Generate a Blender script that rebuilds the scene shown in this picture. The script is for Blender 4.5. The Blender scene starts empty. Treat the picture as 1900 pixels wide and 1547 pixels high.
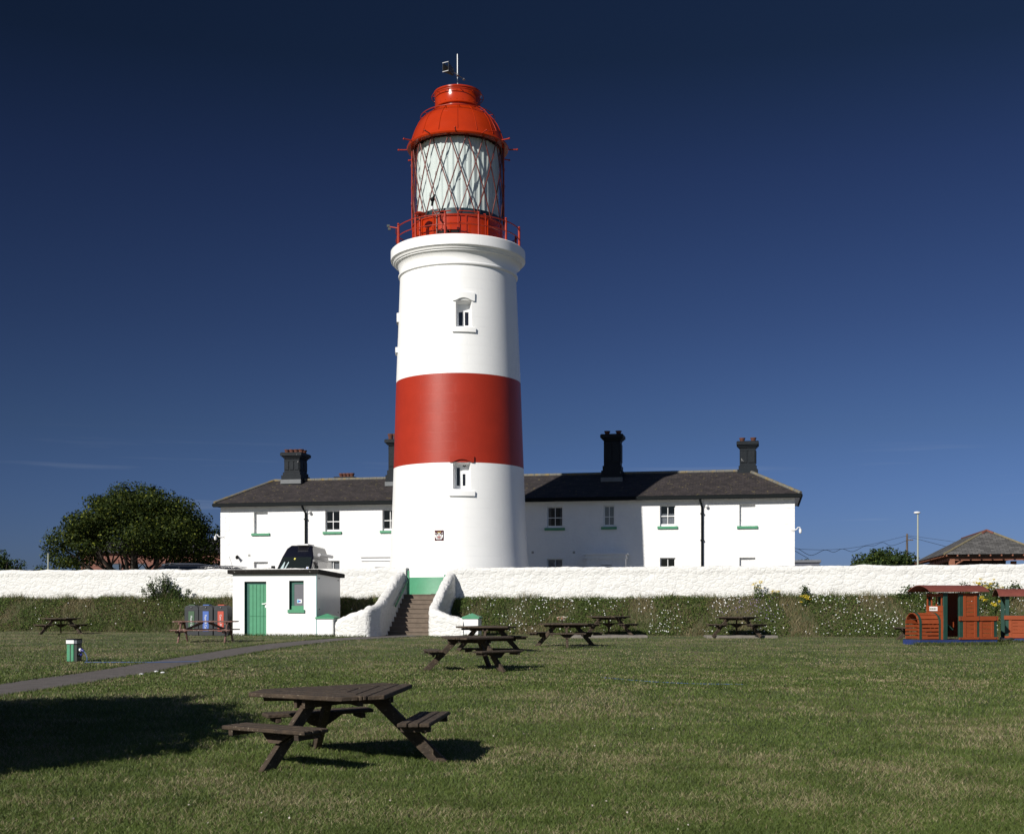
import bpy, math, random
import numpy as np
from mathutils import Vector, Matrix, noise as mnoise
R = math.radians
random.seed(7); rng = np.random.default_rng(11)
scene = bpy.context.scene
COL = scene.collection

# ------------------------------------------------------------------ camera
F = 2300.0; W0 = 1900.0; CX = 950.0; HY = 1118.0; EYE = 1.75
cam_d = bpy.data.cameras.new("camera"); cam = bpy.data.objects.new("camera", cam_d); COL.objects.link(cam)
cam_d.sensor_width = 36.0; cam_d.lens = 36.0*F/W0
cam_d.shift_y = (HY-773.5)/W0
cam_d.clip_start = 0.1; cam_d.clip_end = 6000
cam.location = (0, 0, EYE); cam.rotation_euler = (R(90), 0, 0)
scene.camera = cam
scene.render.resolution_x = 1024; scene.render.resolution_y = 833

# ------------------------------------------------------------------ sun and sky
SUN_AZ, SUN_EL = R(37.4), R(29.6)          # light travels towards +Y, turned to +X
sun_dir = Vector((-math.sin(SUN_AZ)*math.cos(SUN_EL), -math.cos(SUN_AZ)*math.cos(SUN_EL), math.sin(SUN_EL)))
sd = bpy.data.lights.new("sun", 'SUN'); sd.energy = 5.0; sd.angle = R(0.5); sd.color = (1.0, 0.955, 0.88)
sun = bpy.data.objects.new("sun", sd); COL.objects.link(sun)
sun.rotation_euler = sun_dir.to_track_quat('Z', 'Y').to_euler()
world = bpy.data.worlds.new("World"); scene.world = world; world.use_nodes = True
nt = world.node_tree; nt.nodes.clear()
def wn(t, **kw):
    n = nt.nodes.new(t)
    for k, v in kw.items(): setattr(n, k, v)
    return n
sky = wn('ShaderNodeTexSky', sky_type='NISHITA'); sky.sun_disc = False
sky.sun_elevation = SUN_EL; sky.sun_rotation = math.pi + SUN_AZ
sky.air_density = 1.0; sky.dust_density = 0.4; sky.ozone_density = 2.0
tc = wn('ShaderNodeTexCoord')
sep = wn('ShaderNodeSeparateXYZ'); nt.links.new(tc.outputs['Generated'], sep.inputs[0])
ramp = wn('ShaderNodeValToRGB'); nt.links.new(sep.outputs['Z'], ramp.inputs[0])
SKY_STOPS = [(0.0, (0.158, 0.232, 0.51)), (0.037, (0.151, 0.219, 0.475)), (0.135, (0.132, 0.177, 0.314)), (0.215, (0.108, 0.138, 0.247)), (0.325, (0.079, 0.099, 0.18)), (0.40, (0.053, 0.072, 0.113)), (1.0, (0.05, 0.065, 0.10))]
cr = ramp.color_ramp
while len(cr.elements) < len(SKY_STOPS): cr.elements.new(0.5)
for e, (p, c) in zip(cr.elements, SKY_STOPS): e.position = p; e.color = (*c, 1)
dot = wn('ShaderNodeVectorMath', operation='DOT_PRODUCT'); nt.links.new(tc.outputs['Generated'], dot.inputs[0]); dot.inputs[1].default_value = sun_dir
mr = wn('ShaderNodeMapRange'); nt.links.new(dot.outputs['Value'], mr.inputs[0])
mr.inputs[1].default_value = -0.1; mr.inputs[2].default_value = 0.55; mr.interpolation_type = 'SMOOTHSTEP'
mixp = wn('ShaderNodeMix', data_type='RGBA'); nt.links.new(mr.outputs[0], mixp.inputs[0]); nt.links.new(ramp.outputs[0], mixp.inputs[6]); mixp.inputs[7].default_value = (0.36, 0.42, 0.54, 1)
mul = wn('ShaderNodeMix', data_type='RGBA', blend_type='MULTIPLY'); mul.inputs[0].default_value = 1
nt.links.new(sky.outputs[0], mul.inputs[6]); nt.links.new(mixp.outputs[2], mul.inputs[7])
# a few very thin wisps of cloud low in the sky
mp = wn('ShaderNodeMapping'); nt.links.new(tc.outputs['Generated'], mp.inputs[0]); mp.inputs['Scale'].default_value = (3.0, 3.0, 70.0); mp.inputs['Location'].default_value = (0.6, 1.0, 2.3)
nz = wn('ShaderNodeTexNoise'); nt.links.new(mp.outputs[0], nz.inputs[0]); nz.inputs['Scale'].default_value = 1.6; nz.inputs['Detail'].default_value = 5
cm = wn('ShaderNodeMapRange'); nt.links.new(nz.outputs[0], cm.inputs[0]); cm.inputs[1].default_value = 0.60; cm.inputs[2].default_value = 0.86
lowm = wn('ShaderNodeMapRange'); nt.links.new(sep.outputs['Z'], lowm.inputs[0]); lowm.inputs[1].default_value = 0.14; lowm.inputs[2].default_value = 0.07
cmm = wn('ShaderNodeMath', operation='MULTIPLY'); nt.links.new(cm.outputs[0], cmm.inputs[0]); nt.links.new(lowm.outputs[0], cmm.inputs[1])
cm2 = wn('ShaderNodeMath', operation='MULTIPLY'); nt.links.new(cmm.outputs[0], cm2.inputs[0]); cm2.inputs[1].default_value = 0.3
cmix = wn('ShaderNodeMix', data_type='RGBA'); nt.links.new(cm2.outputs[0], cmix.inputs[0]); # the sky is a little deeper on the left, away from the band of brighter air
xg = wn('ShaderNodeMath', operation='MULTIPLY_ADD'); nt.links.new(sep.outputs['X'], xg.inputs[0]); xg.inputs[1].default_value = 0.5; xg.inputs[2].default_value = 1.0
xgv = wn('ShaderNodeVectorMath', operation='SCALE'); nt.links.new(mul.outputs[2], xgv.inputs[0]); nt.links.new(xg.outputs[0], xgv.inputs['Scale'])
nt.links.new(xgv.outputs[0], cmix.inputs[6]); cmix.inputs[7].default_value = (4.2, 4.6, 5.2, 1)
bg = wn('ShaderNodeBackground'); nt.links.new(cmix.outputs[2], bg.inputs[0]); bg.inputs[1].default_value = 0.099
out = wn('ShaderNodeOutputWorld'); nt.links.new(bg.outputs[0], out.inputs[0])
scene.view_settings.view_transform = 'Standard'; scene.view_settings.look = 'None'
scene.view_settings.exposure = 0.15; scene.view_settings.gamma = 1.0

# ------------------------------------------------------------------ coordinates
AL = R(11.5); CA, SA = math.cos(AL), math.sin(AL)     # the buildings and wall are turned by AL
GS = 0.0087                                            # the lawn rises gently away from the camera
UG = 2.10                                              # level of the upper ground behind the wall
def gz(x, y): return GS*y
def HF(s, d, z=0.0): return Vector((s*CA + d*SA, 52 - s*SA + d*CA, z))
def yat(px, d): t = (px-CX)/F; return (d + 52*CA)/(t*SA + CA)
def sp(px, d): Y = yat(px, d); X = (px-CX)/F*Y; return X*CA - (Y-52)*SA
def zp(px, py, d): return EYE + (HY-py)/F*yat(px, d)
def wp(px, py, Y): return Vector(((px-CX)/F*Y, Y, EYE + (HY-py)/F*Y))
def gp(px, py):
    Y = (F*EYE)/(py - HY + GS*F); return Vector(((px-CX)/F*Y, Y, GS*Y))

# ------------------------------------------------------------------ materials
def M(name, col, rough=0.7, var=0.0, vscale=3.0, bump=0.0, bscale=20.0, metal=0.0, spec=0.5, col2=None, detail=6, stretch=None, coat=0.0, bdist=0.02):
    m = bpy.data.materials.new(name); m.use_nodes = True; t = m.node_tree; b = t.nodes['Principled BSDF']
    b.inputs['Base Color'].default_value = (*col, 1); b.inputs['Roughness'].default_value = rough
    b.inputs['Metallic'].default_value = metal; b.inputs['Specular IOR Level'].default_value = spec; b.inputs['Coat Weight'].default_value = coat
    c = t.nodes.new('ShaderNodeTexCoord'); src = c.outputs['Object']
    if stretch:
        mpn = t.nodes.new('ShaderNodeMapping'); mpn.inputs['Scale'].default_value = stretch; t.links.new(src, mpn.inputs[0]); src = mpn.outputs[0]
    if var or col2:
        n = t.nodes.new('ShaderNodeTexNoise'); n.inputs['Scale'].default_value = vscale; n.inputs['Detail'].default_value = detail; n.inputs['Roughness'].default_value = 0.62
        t.links.new(src, n.inputs[0])
        r = t.nodes.new('ShaderNodeMapRange'); r.inputs[1].default_value = 0.32; r.inputs[2].default_value = 0.68; t.links.new(n.outputs[0], r.inputs[0])
        mx = t.nodes.new('ShaderNodeMix'); mx.data_type = 'RGBA'; t.links.new(r.outputs[0], mx.inputs[0])
        mx.inputs[6].default_value = (*col, 1); c2 = col2 or tuple(x*(1-var) for x in col); mx.inputs[7].default_value = (*c2, 1)
        t.links.new(mx.outputs[2], b.inputs['Base Color'])
    if bump:
        n2 = t.nodes.new('ShaderNodeTexNoise'); n2.inputs['Scale'].default_value = bscale; n2.inputs['Detail'].default_value = 5; t.links.new(src, n2.inputs[0])
        bp = t.nodes.new('ShaderNodeBump'); bp.inputs['Strength'].default_value = bump; bp.inputs['Distance'].default_value = bdist; t.links.new(n2.outputs[0], bp.inputs['Height'])
        t.links.new(bp.outputs[0], b.inputs['Normal'])
    return m
def add_brick_bump(m, w, h, mortar=0.012, strength=0.25, dist=0.01, extra=None, colvar=0.0):
    """courses over UV metres, combined with whatever bump is there"""
    t = m.node_tree; b = t.nodes['Principled BSDF']
    uv = t.nodes.new('ShaderNodeUVMap'); uv.uv_map = 'UVMap'
    br = t.nodes.new('ShaderNodeTexBrick'); br.inputs['Scale'].default_value = 1.0; br.inputs['Brick Width'].default_value = w; br.inputs['Row Height'].default_value = h
    br.inputs['Mortar Size'].default_value = mortar; br.inputs['Mortar Smooth'].default_value = 0.4
    br.inputs['Color1'].default_value = (1, 1, 1, 1); br.inputs['Color2'].default_value = ((0.82,)*3 if colvar == 0 else (0.45,)*3)+(1,); br.inputs['Mortar'].default_value = (0.3, 0.3, 0.3, 1)
    t.links.new(uv.outputs[0], br.inputs['Vector'])
    bp = t.nodes.new('ShaderNodeBump'); bp.inputs['Strength'].default_value = strength; bp.inputs['Distance'].default_value = dist
    t.links.new(br.outputs['Color'], bp.inputs['Height'])
    if b.inputs['Normal'].is_linked: t.links.new(b.inputs['Normal'].links[0].from_socket, bp.inputs['Normal'])
    t.links.new(bp.outputs[0], b.inputs['Normal'])
    if colvar:
        mx = t.nodes.new('ShaderNodeMix'); mx.data_type = 'RGBA'; mx.blend_type = 'MULTIPLY'; mx.inputs[0].default_value = colvar
        if b.inputs['Base Color'].is_linked: t.links.new(b.inputs['Base Color'].links[0].from_socket, mx.inputs[6])
        else: mx.inputs[6].default_value = b.inputs['Base Color'].default_value
        t.links.new(br.outputs['Color'], mx.inputs[7]); t.links.new(mx.outputs[2], b.inputs['Base Color'])
    return br
WHITE = M('tower_white_paint', (0.84, 0.84, 0.83), 0.42, 0.04, 0.7, 0.10, 9, bdist=0.01)
add_brick_bump(WHITE, 1.1, 0.42, 0.010, 0.45, 0.015)
REDBAND = M('tower_red_paint', (0.34, 0.026, 0.009), 0.42, 0.12, 1.2, 0.25, 30, bdist=0.01, spec=0.35)
add_brick_bump(REDBAND, 1.1, 0.42, 0.010, 0.25, 0.012)
GREENP = M('green_paint', (0.065, 0.27, 0.145), 0.45, 0.14, 5, 0.15, 14)
GREEND = M('dark_green_paint', (0.022, 0.115, 0.085), 0.4, 0.2, 6, 0.1, 14)
REDGLOSS = M('lantern_red_gloss', (0.38, 0.028, 0.002), 0.16, 0.10, 3, 0.10, 6)
REDRAIL = M('railing_red_paint', (0.34, 0.026, 0.007), 0.4, 0.2, 8, spec=0.3)
REDDARK = M('lattice_red_paint', (0.13, 0.020, 0.012), 0.5, 0.25, 8)
HOUSEW = M('house_white_render', (0.77, 0.77, 0.765), 0.75, 0.05, 2, 0.9, 7, bdist=0.03)
add_brick_bump(HOUSEW, 0.62, 0.27, 0.012, 0.3, 0.012)
HUTW = M('hut_white_paint', (0.76, 0.76, 0.755), 0.6, 0.05, 1.5, 0.35, 6, bdist=0.02)
PANELW = M('smooth_white_board', (0.62, 0.62, 0.63), 0.28, 0.05, 2)
TRIMW = M('white_trim_paint', (0.80, 0.80, 0.80), 0.45, 0.05, 6)
SLATE = M('roof_slate', (0.050, 0.040, 0.039), 0.75, col2=(0.026, 0.021, 0.022), vscale=2.2, bump=0.2, bscale=18)
add_brick_bump(SLATE, 0.30, 0.20, 0.012, 0.9, 0.02, colvar=0.8)
def lichen(m, col, lo, hi, scale):
    t = m.node_tree; b = t.nodes['Principled BSDF']
    c = t.nodes.new('ShaderNodeTexCoord'); n = t.nodes.new('ShaderNodeTexNoise'); n.inputs['Scale'].default_value = scale; n.inputs['Detail'].default_value = 3
    t.links.new(c.outputs['Object'], n.inputs[0])
    r = t.nodes.new('ShaderNodeMapRange'); r.inputs[1].default_value = lo; r.inputs[2].default_value = hi; t.links.new(n.outputs[0], r.inputs[0])
    mx = t.nodes.new('ShaderNodeMix'); mx.data_type = 'RGBA'; t.links.new(r.outputs[0], mx.inputs[0])
    if b.inputs['Base Color'].is_linked: t.links.new(b.inputs['Base Color'].links[0].from_socket, mx.inputs[6])
    else: mx.inputs[6].default_value = b.inputs['Base Color'].default_value
    mx.inputs[7].default_value = (*col, 1); t.links.new(mx.outputs[2], b.inputs['Base Color'])
lichen(SLATE, (0.14, 0.115, 0.045), 0.64, 0.71, 6.5)
RIDGE = M('ridge_tile', (0.15, 0.145, 0.125), 0.8, 0.3, 4, 0.3, 12); lichen(RIDGE, (0.20, 0.145, 0.05), 0.50, 0.68, 3.0)
SLATEG = M('grey_slate', (0.15, 0.145, 0.14), 0.7, 0.35, 3, 0.3, 14); add_brick_bump(SLATEG, 0.30, 0.16, 0.012, 0.9, 0.02, colvar=1.0)
CHBLK = M('black_chimney_paint', (0.010, 0.014, 0.019), 0.6, 0.3, 2, 0.4, 9, spec=0.18); lichen(CHBLK, (0.2, 0.2, 0.2), 0.70, 0.74, 4)
POT = M('terracotta_pot', (0.12, 0.042, 0.026), 0.9, 0.35, 9, 0.2, 20)
BLACKP = M('black_gutter_paint', (0.005, 0.007, 0.008), 0.6, spec=0.1)
LEAD = M('lead_flashing', (0.13, 0.14, 0.15), 0.6, 0.2, 6)
CONC = M('step_concrete', (0.16, 0.122, 0.092), 0.85, 0.35, 4, 0.5, 25)
SLAB = M('pad_concrete', (0.20, 0.18, 0.155), 0.85, 0.3, 5, 0.5, 30)
ASPH = M('path_asphalt', (0.125, 0.11, 0.104), 0.9, col2=(0.075, 0.066, 0.060), vscale=3.5, bump=0.9, bscale=45, detail=9)
FELT = M('roof_felt', (0.020, 0.018, 0.016), 0.9, 0.4, 12, 0.6, 30, spec=0.15); lichen(FELT, (0.3, 0.3, 0.28), 0.68, 0.72, 9)
WOOD = M('weathered_wood', (0.064, 0.043, 0.026), 0.85, col2=(0.024, 0.016, 0.010), vscale=9, bump=0.6, bscale=28, detail=8); lichen(WOOD, (0.20, 0.165, 0.12), 0.62, 0.76, 30)
WOODR = M('reddish_bench_wood', (0.19, 0.095, 0.075), 0.75, col2=(0.08, 0.034, 0.026), vscale=8, bump=0.5, bscale=30); lichen(WOODR, (0.42, 0.33, 0.29), 0.56, 0.72, 16)
METAL = M('galvanised_metal', (0.30, 0.31, 0.32), 0.45, 0.1, 5, metal=0.9)
BOLT = M('dark_bolt', (0.02, 0.02, 0.025), 0.5)
TRAINR = M('train_red_stain', (0.28, 0.050, 0.008), 0.7, 0.25, 7, 0.2, 30, stretch=(0.5, 3, 3))
TRAINROOF = M('train_roof_stain', (0.19, 0.050, 0.036), 0.65, 0.25, 7)
TRAING = M('train_green_paint', (0.014, 0.055, 0.040), 0.5, 0.25, 7)
TRAINB = M('train_blue_paint', (0.020, 0.040, 0.16), 0.55, 0.3, 5)
BINGREY = M('bin_grey_plastic', (0.020, 0.023, 0.028), 0.5, 0.12, 6)
PAPER = M('white_sticker', (0.75, 0.76, 0.78), 0.5)
VANBLK = M('van_dark_paint', (0.006, 0.006, 0.010), 0.22, coat=0.5)
VANSIDE = M('van_side_sheen', (0.10, 0.095, 0.10), 0.35)  # black van's visible side painted lighter grey to imitate its reflections
CARBLK = M('car_black_paint', (0.008, 0.009, 0.012), 0.2, coat=0.6)
RUBBER = M('rubber', (0.012, 0.012, 0.012), 0.7)
CHROME = M('chrome', (0.6, 0.6, 0.6), 0.2, metal=1.0)
BRICK = M('red_brick', (0.27, 0.12, 0.085), 0.85, col2=(0.20, 0.08, 0.06), vscale=1.6, bump=0.2, bscale=20); add_brick_bump(BRICK, 0.225, 0.075, 0.008, 0.5, 0.01, colvar=0.6)
DSLATE = M('dark_slate_roof', (0.04, 0.036, 0.04), 0.7, 0.3, 4)
TIMB = M('orange_timber', (0.25, 0.095, 0.05), 0.7, 0.3, 6)
TIMBD = M('dark_timber', (0.06, 0.035, 0.025), 0.8, 0.3, 6)
POLEP = M('lamp_post_paint', (0.34, 0.36, 0.30), 0.6, 0.1, 3)
UPOLE = M('utility_pole_wood', (0.14, 0.11, 0.09), 0.8, 0.3, 5)
CURT = M('lantern_curtain', (0.66, 0.69, 0.67), 0.8, 0.06, 1.5)
TEALD = M('lantern_plinth_dark', (0.012, 0.030, 0.034), 0.4)
LACE = M('net_curtain', (0.7, 0.7, 0.7), 0.9, 0.2, 20)
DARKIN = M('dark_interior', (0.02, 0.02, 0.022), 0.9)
CAMW = M('camera_white_plastic', (0.7, 0.7, 0.7), 0.4)
BARK = M('bark', (0.055, 0.043, 0.033), 0.9, 0.4, 8, 0.5, 30)
LAWNM = None

def glass(name, tint=(0.55, 0.58, 0.6), refl=0.09):
    m = bpy.data.materials.new(name); m.use_nodes = True; t = m.node_tree; t.nodes.clear()
    o = t.nodes.new('ShaderNodeOutputMaterial'); tr = t.nodes.new('ShaderNodeBsdfTransparent'); tr.inputs[0].default_value = (*tint, 1)
    gl = t.nodes.new('ShaderNodeBsdfGlossy'); gl.inputs['Roughness'].default_value = 0.03; gl.inputs[0].default_value = (0.9, 0.9, 0.9, 1)
    lw = t.nodes.new('ShaderNodeLayerWeight'); lw.inputs[0].default_value = 0.5
    mr_ = t.nodes.new('ShaderNodeMapRange'); mr_.inputs[1].default_value = 0.55; mr_.inputs[3].default_value = refl; mr_.inputs[4].default_value = 0.75; t.links.new(lw.outputs['Facing'], mr_.inputs[0])
    mx = t.nodes.new('ShaderNodeMixShader'); t.links.new(mr_.outputs[0], mx.inputs[0]); t.links.new(tr.outputs[0], mx.inputs[1]); t.links.new(gl.outputs[0], mx.inputs[2]); t.links.new(mx.outputs[0], o.inputs[0])
    return m
GLASS = glass('window_glass', (0.45, 0.47, 0.5), 0.045); LGLASS = glass('lantern_glass', (0.90, 0.93, 0.93), 0.04); CARGLASS = glass('vehicle_glass', (0.16, 0.18, 0.18), 0.06)

def rubble_mat(name, base=(0.66, 0.655, 0.635)):
    m = M(name, base, 0.8)
    t = m.node_tree; b = t.nodes['Principled BSDF']; c = t.nodes.new('ShaderNodeTexCoord')
    mpn = t.nodes.new('ShaderNodeMapping'); mpn.inputs['Scale'].default_value = (1.0, 1.0, 1.7); t.links.new(c.outputs['Object'], mpn.inputs[0])
    n = t.nodes.new('ShaderNodeTexNoise'); n.inputs['Scale'].default_value = 3.2; n.inputs['Detail'].default_value = 4; t.links.new(mpn.outputs[0], n.inputs[0])
    mxv = t.nodes.new('ShaderNodeMix'); mxv.data_type = 'VECTOR'; mxv.inputs[0].default_value = 0.16; t.links.new(mpn.outputs[0], mxv.inputs[4]); t.links.new(n.outputs['Color'], mxv.inputs[5])
    v = t.nodes.new('ShaderNodeTexVoronoi'); v.feature = 'DISTANCE_TO_EDGE'; v.inputs['Scale'].default_value = 4.3; t.links.new(mxv.outputs[1], v.inputs['Vector'])
    vr = t.nodes.new('ShaderNodeMapRange'); vr.inputs[2].default_value = 0.16; t.links.new(v.outputs['Distance'], vr.inputs[0])
    v2 = t.nodes.new('ShaderNodeTexVoronoi'); v2.feature = 'F1'; v2.inputs['Scale'].default_value = 9; t.links.new(mxv.outputs[1], v2.inputs['Vector'])
    ad = t.nodes.new('ShaderNodeMath'); ad.operation = 'MULTIPLY_ADD'; ad.inputs[1].default_value = 0.7; t.links.new(v2.outputs['Distance'], ad.inputs[0]); t.links.new(vr.outputs[0], ad.inputs[2])
    n3 = t.nodes.new('ShaderNodeTexNoise'); n3.inputs['Scale'].default_value = 16; n3.inputs['Detail'].default_value = 6; t.links.new(c.outputs['Object'], n3.inputs[0])
    ad2 = t.nodes.new('ShaderNodeMath'); ad2.operation = 'MULTIPLY_ADD'; ad2.inputs[1].default_value = 1.1; t.links.new(n3.outputs[0], ad2.inputs[0]); t.links.new(ad.outputs[0], ad2.inputs[2])
    bp = t.nodes.new('ShaderNodeBump'); bp.inputs['Strength'].default_value = 0.42; bp.inputs['Distance'].default_value = 0.035; t.links.new(ad2.outputs[0], bp.inputs['Height']); t.links.new(bp.outputs[0], b.inputs['Normal'])
    # flaked paint and grime specks
    n4 = t.nodes.new('ShaderNodeTexNoise'); n4.inputs['Scale'].default_value = 7; n4.inputs['Detail'].default_value = 8; n4.inputs['Roughness'].default_value = 0.75; t.links.new(c.outputs['Object'], n4.inputs[0])
    r4 = t.nodes.new('ShaderNodeMapRange'); r4.inputs[1].default_value = 0.60; r4.inputs[2].default_value = 0.72; t.links.new(n4.outputs[0], r4.inputs[0])
    mx = t.nodes.new('ShaderNodeMix'); mx.data_type = 'RGBA'; t.links.new(r4.outputs[0], mx.inputs[0]); mx.inputs[6].default_value = (*base, 1); mx.inputs[7].default_value = (0.36, 0.33, 0.27, 1)
    t.links.new(mx.outputs[2], b.inputs['Base Color'])
    return m
RUBBLE = rubble_mat('whitewashed_rubble')

def attr_mat(name, rough=0.6, trans=0.25, spec=0.3):
    """colour comes from the per-vertex plant colour (green, straw, petal)"""
    m = bpy.data.materials.new(name); m.use_nodes = True; t = m.node_tree; b = t.nodes['Principled BSDF']
    a = t.nodes.new('ShaderNodeAttribute'); a.attribute_name = 'plant'; t.links.new(a.outputs['Color'], b.inputs['Base Color'])
    b.inputs['Roughness'].default_value = rough; b.inputs['Specular IOR Level'].default_value = spec
    if trans:
        tr = t.nodes.new('ShaderNodeBsdfTranslucent'); t.links.new(a.outputs['Color'], tr.inputs[0])
        mx = t.nodes.new('ShaderNodeMixShader'); mx.inputs[0].default_value = trans
        o = t.nodes['Material Output']; t.links.new(b.outputs[0], mx.inputs[1]); t.links.new(tr.outputs[0], mx.inputs[2]); t.links.new(mx.outputs[0], o.inputs[0])
    return m
GRASSM = attr_mat('grass_blades', 0.55, 0.2, 0.25); LEAFM = attr_mat('leaves', 0.6, 0.25, 0.12); FLOWERM = attr_mat('petals', 0.7, 0.2, 0.2)

# ------------------------------------------------------------------ mesh helpers
class MB:
    def __init__(s): s.v = []; s.f = []; s.m = []; s.uv = []; s.T = Matrix.Identity(4)
    def add(s, vs, fs, m=0, uvs=None):
        o = len(s.v)
        for p in vs: s.v.append(s.T @ Vector(p))
        for i, f in enumerate(fs):
            s.f.append([o+k for k in f]); s.m.append(m); s.uv.append(uvs[i] if uvs else None)
        return s
    def box(s, x0, x1, y0, y1, z0, z1, m=0, rot=None, at=None):
        vs = [Vector(p) for p in ((x0,y0,z0),(x1,y0,z0),(x1,y1,z0),(x0,y1,z0),(x0,y0,z1),(x1,y0,z1),(x1,y1,z1),(x0,y1,z1))]
        if rot is not None: vs = [rot @ p for p in vs]
        if at is not None: vs = [p + Vector(at) for p in vs]
        return s.add(vs, [(3,2,1,0),(4,5,6,7),(0,1,5,4),(1,2,6,5),(2,3,7,6),(3,0,4,7)], m)
    def beam(s, p, q, w, h, m=0, up=(0,0,1)):
        """box from p to q; w across, h along 'up'"""
        p, q = Vector(p), Vector(q); d = (q-p); L = d.length; d.normalize(); u = Vector(up)
        a = d.cross(u)
        if a.length < 1e-4: a = d.cross(Vector((1,0,0)))
        a.normalize(); u = a.cross(d).normalized()
        vs = []
        for e in (p, q):
            for i, j in ((-1,-1),(1,-1),(1,1),(-1,1)): vs.append(e + a*(i*w/2) + u*(j*h/2))
        return s.add(vs, [(0,1,2,3),(7,6,5,4),(0,4,5,1),(1,5,6,2),(2,6,7,3),(3,7,4,0)], m)
    def tube(s, pts, r, n=8, m=0, closed=False, caps=True):
        pts = [Vector(p) for p in pts]; N = len(pts); rs = r if isinstance(r, (list, tuple)) else [r]*N
        vs = []; prev = None
        for i, p in enumerate(pts):
            if closed: t = pts[(i+1) % N]-pts[(i-1) % N]
            else: t = pts[min(i+1, N-1)]-pts[max(i-1, 0)]
            t.normalize()
            if prev is None:
                a = t.cross(Vector((0,0,1)));
                if a.length < 1e-3: a = t.cross(Vector((1,0,0)))
            else: a = prev - t*prev.dot(t)
            a.normalize(); prev = a; b = t.cross(a)
            for k in range(n):
                g = 2*math.pi*k/n; vs.append(p + (a*math.cos(g)+b*math.sin(g))*rs[i])
        fs = []
        for i in range(N if closed else N-1):
            j = (i+1) % N
            for k in range(n): l = (k+1) % n; fs.append((i*n+k, i*n+l, j*n+l, j*n+k))
        if not closed and caps: fs.append(tuple(range(n))[::-1]); fs.append(tuple((N-1)*n+k for k in range(n)))
        return s.add(vs, fs, m)
    def lathe(s, prof, n=48, m=0, a0=0.0, a1=2*math.pi, skip=None, at=(0,0,0)):
        full = abs(a1-a0-2*math.pi) < 1e-6; cols = n if full else n+1
        vs = []; A = Vector(at)
        for r, z in prof:
            for k in range(cols): g = a0+(a1-a0)*k/n; vs.append(A+Vector((r*math.sin(g), -r*math.cos(g), z)))
        fs = []; uv = []; acc = 0
        L = [0]
        for i in range(1, len(prof)): L.append(L[-1] + math.dist(prof[i], prof[i-1]))
        rm = max(p[0] for p in prof)
        for i in range(len(prof)-1):
            for k in range(n):
                l = (k+1) % cols
                if skip and skip(a0+(a1-a0)*(k+.5)/n, (prof[i][1]+prof[i+1][1])/2): continue
                fs.append((i*cols+k, i*cols+l, (i+1)*cols+l, (i+1)*cols+k))
                u0 = rm*(a1-a0)*k/n; u1 = rm*(a1-a0)*(k+1)/n
                uv.append([(u0, prof[0][1]+L[i]), (u1, prof[0][1]+L[i]), (u1, prof[0][1]+L[i+1]), (u0, prof[0][1]+L[i+1])])
        return s.add(vs, fs, m, uv)
    def prism(s, poly, z0, z1, m=0):
        n = len(poly); vs = [(x, y, z0) for x, y in poly]+[(x, y, z1) for x, y in poly]
        fs = [tuple(range(n))[::-1], tuple(range(n, 2*n))]+[(i, (i+1) % n, n+(i+1) % n, n+i) for i in range(n)]
        return s.add(vs, fs, m)
    def prismy(s, poly, y0, y1, m=0):
        """polygon given in (x, z), pushed along y"""
        n = len(poly); vs = [(x, y0, z) for x, z in poly]+[(x, y1, z) for x, z in poly]
        fs = [tuple(range(n)), tuple(range(n, 2*n))[::-1]]+[((i+1) % n, i, n+i, n+(i+1) % n) for i in range(n)]
        return s.add(vs, fs, m)
    def sphere(s, c, r, n=10, m=0, sc=(1,1,1)):
        pr = [(max(1e-4, math.sin(math.pi*i/(n//2+2))), -math.cos(math.pi*i/(n//2+2))) for i in range(n//2+3)]
        T0 = s.T; s.T = T0 @ Matrix.Translation(Vector(c)) @ Matrix.Diagonal((r*sc[0], r*sc[1], r*sc[2], 1)); s.lathe(pr, n, m); s.T = T0; return s
    def build(s, name, mats, parent=None, smooth=None, bevel=0.0, bseg=1):
        me = bpy.data.meshes.new(name); me.from_pydata([tuple(p) for p in s.v], [], s.f)
        if not isinstance(mats, (list, tuple)): mats = [mats]
        for m in mats: me.materials.append(m)
        me.polygons.foreach_set('material_index', s.m)
        if any(u is not None for u in s.uv):
            l = me.uv_layers.new(name='UVMap'); arr = np.zeros((len(me.loops), 2), 'f'); i = 0
            for f, u in zip(s.f, s.uv):
                if u is not None: arr[i:i+len(f)] = u
                i += len(f)
            l.data.foreach_set('uv', arr.ravel())
        if smooth:
            me.shade_smooth(); me.set_sharp_from_angle(angle=R(smooth))
        me.update()
        o = bpy.data.objects.new(name, me); COL.objects.link(o)
        if parent: o.parent = parent
        if bevel:
            b = o.modifiers.new('bevel', 'BEVEL'); b.width = bevel; b.segments = bseg; b.limit_method = 'ANGLE'
        return o
def tag(o, label=None, cat=None, group=None, kind=None):
    if label: o['label'] = label
    if cat: o['category'] = cat
    if group: o['group'] = group
    if kind: o['kind'] = kind
    return o
def thing(name, label, cat, loc=(0,0,0), rz=0.0, group=None):
    o = bpy.data.objects.new(name, None); COL.objects.link(o); o.location = loc; o.rotation_euler = (0,0,rz); o.empty_display_size = 0.3
    return tag(o, label, cat, group)
def copy_tree(o, parent=None):
    c = o.copy(); COL.objects.link(c)
    if parent: c.parent = parent
    for ch in list(o.children): copy_tree(ch, c)
    return c
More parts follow.
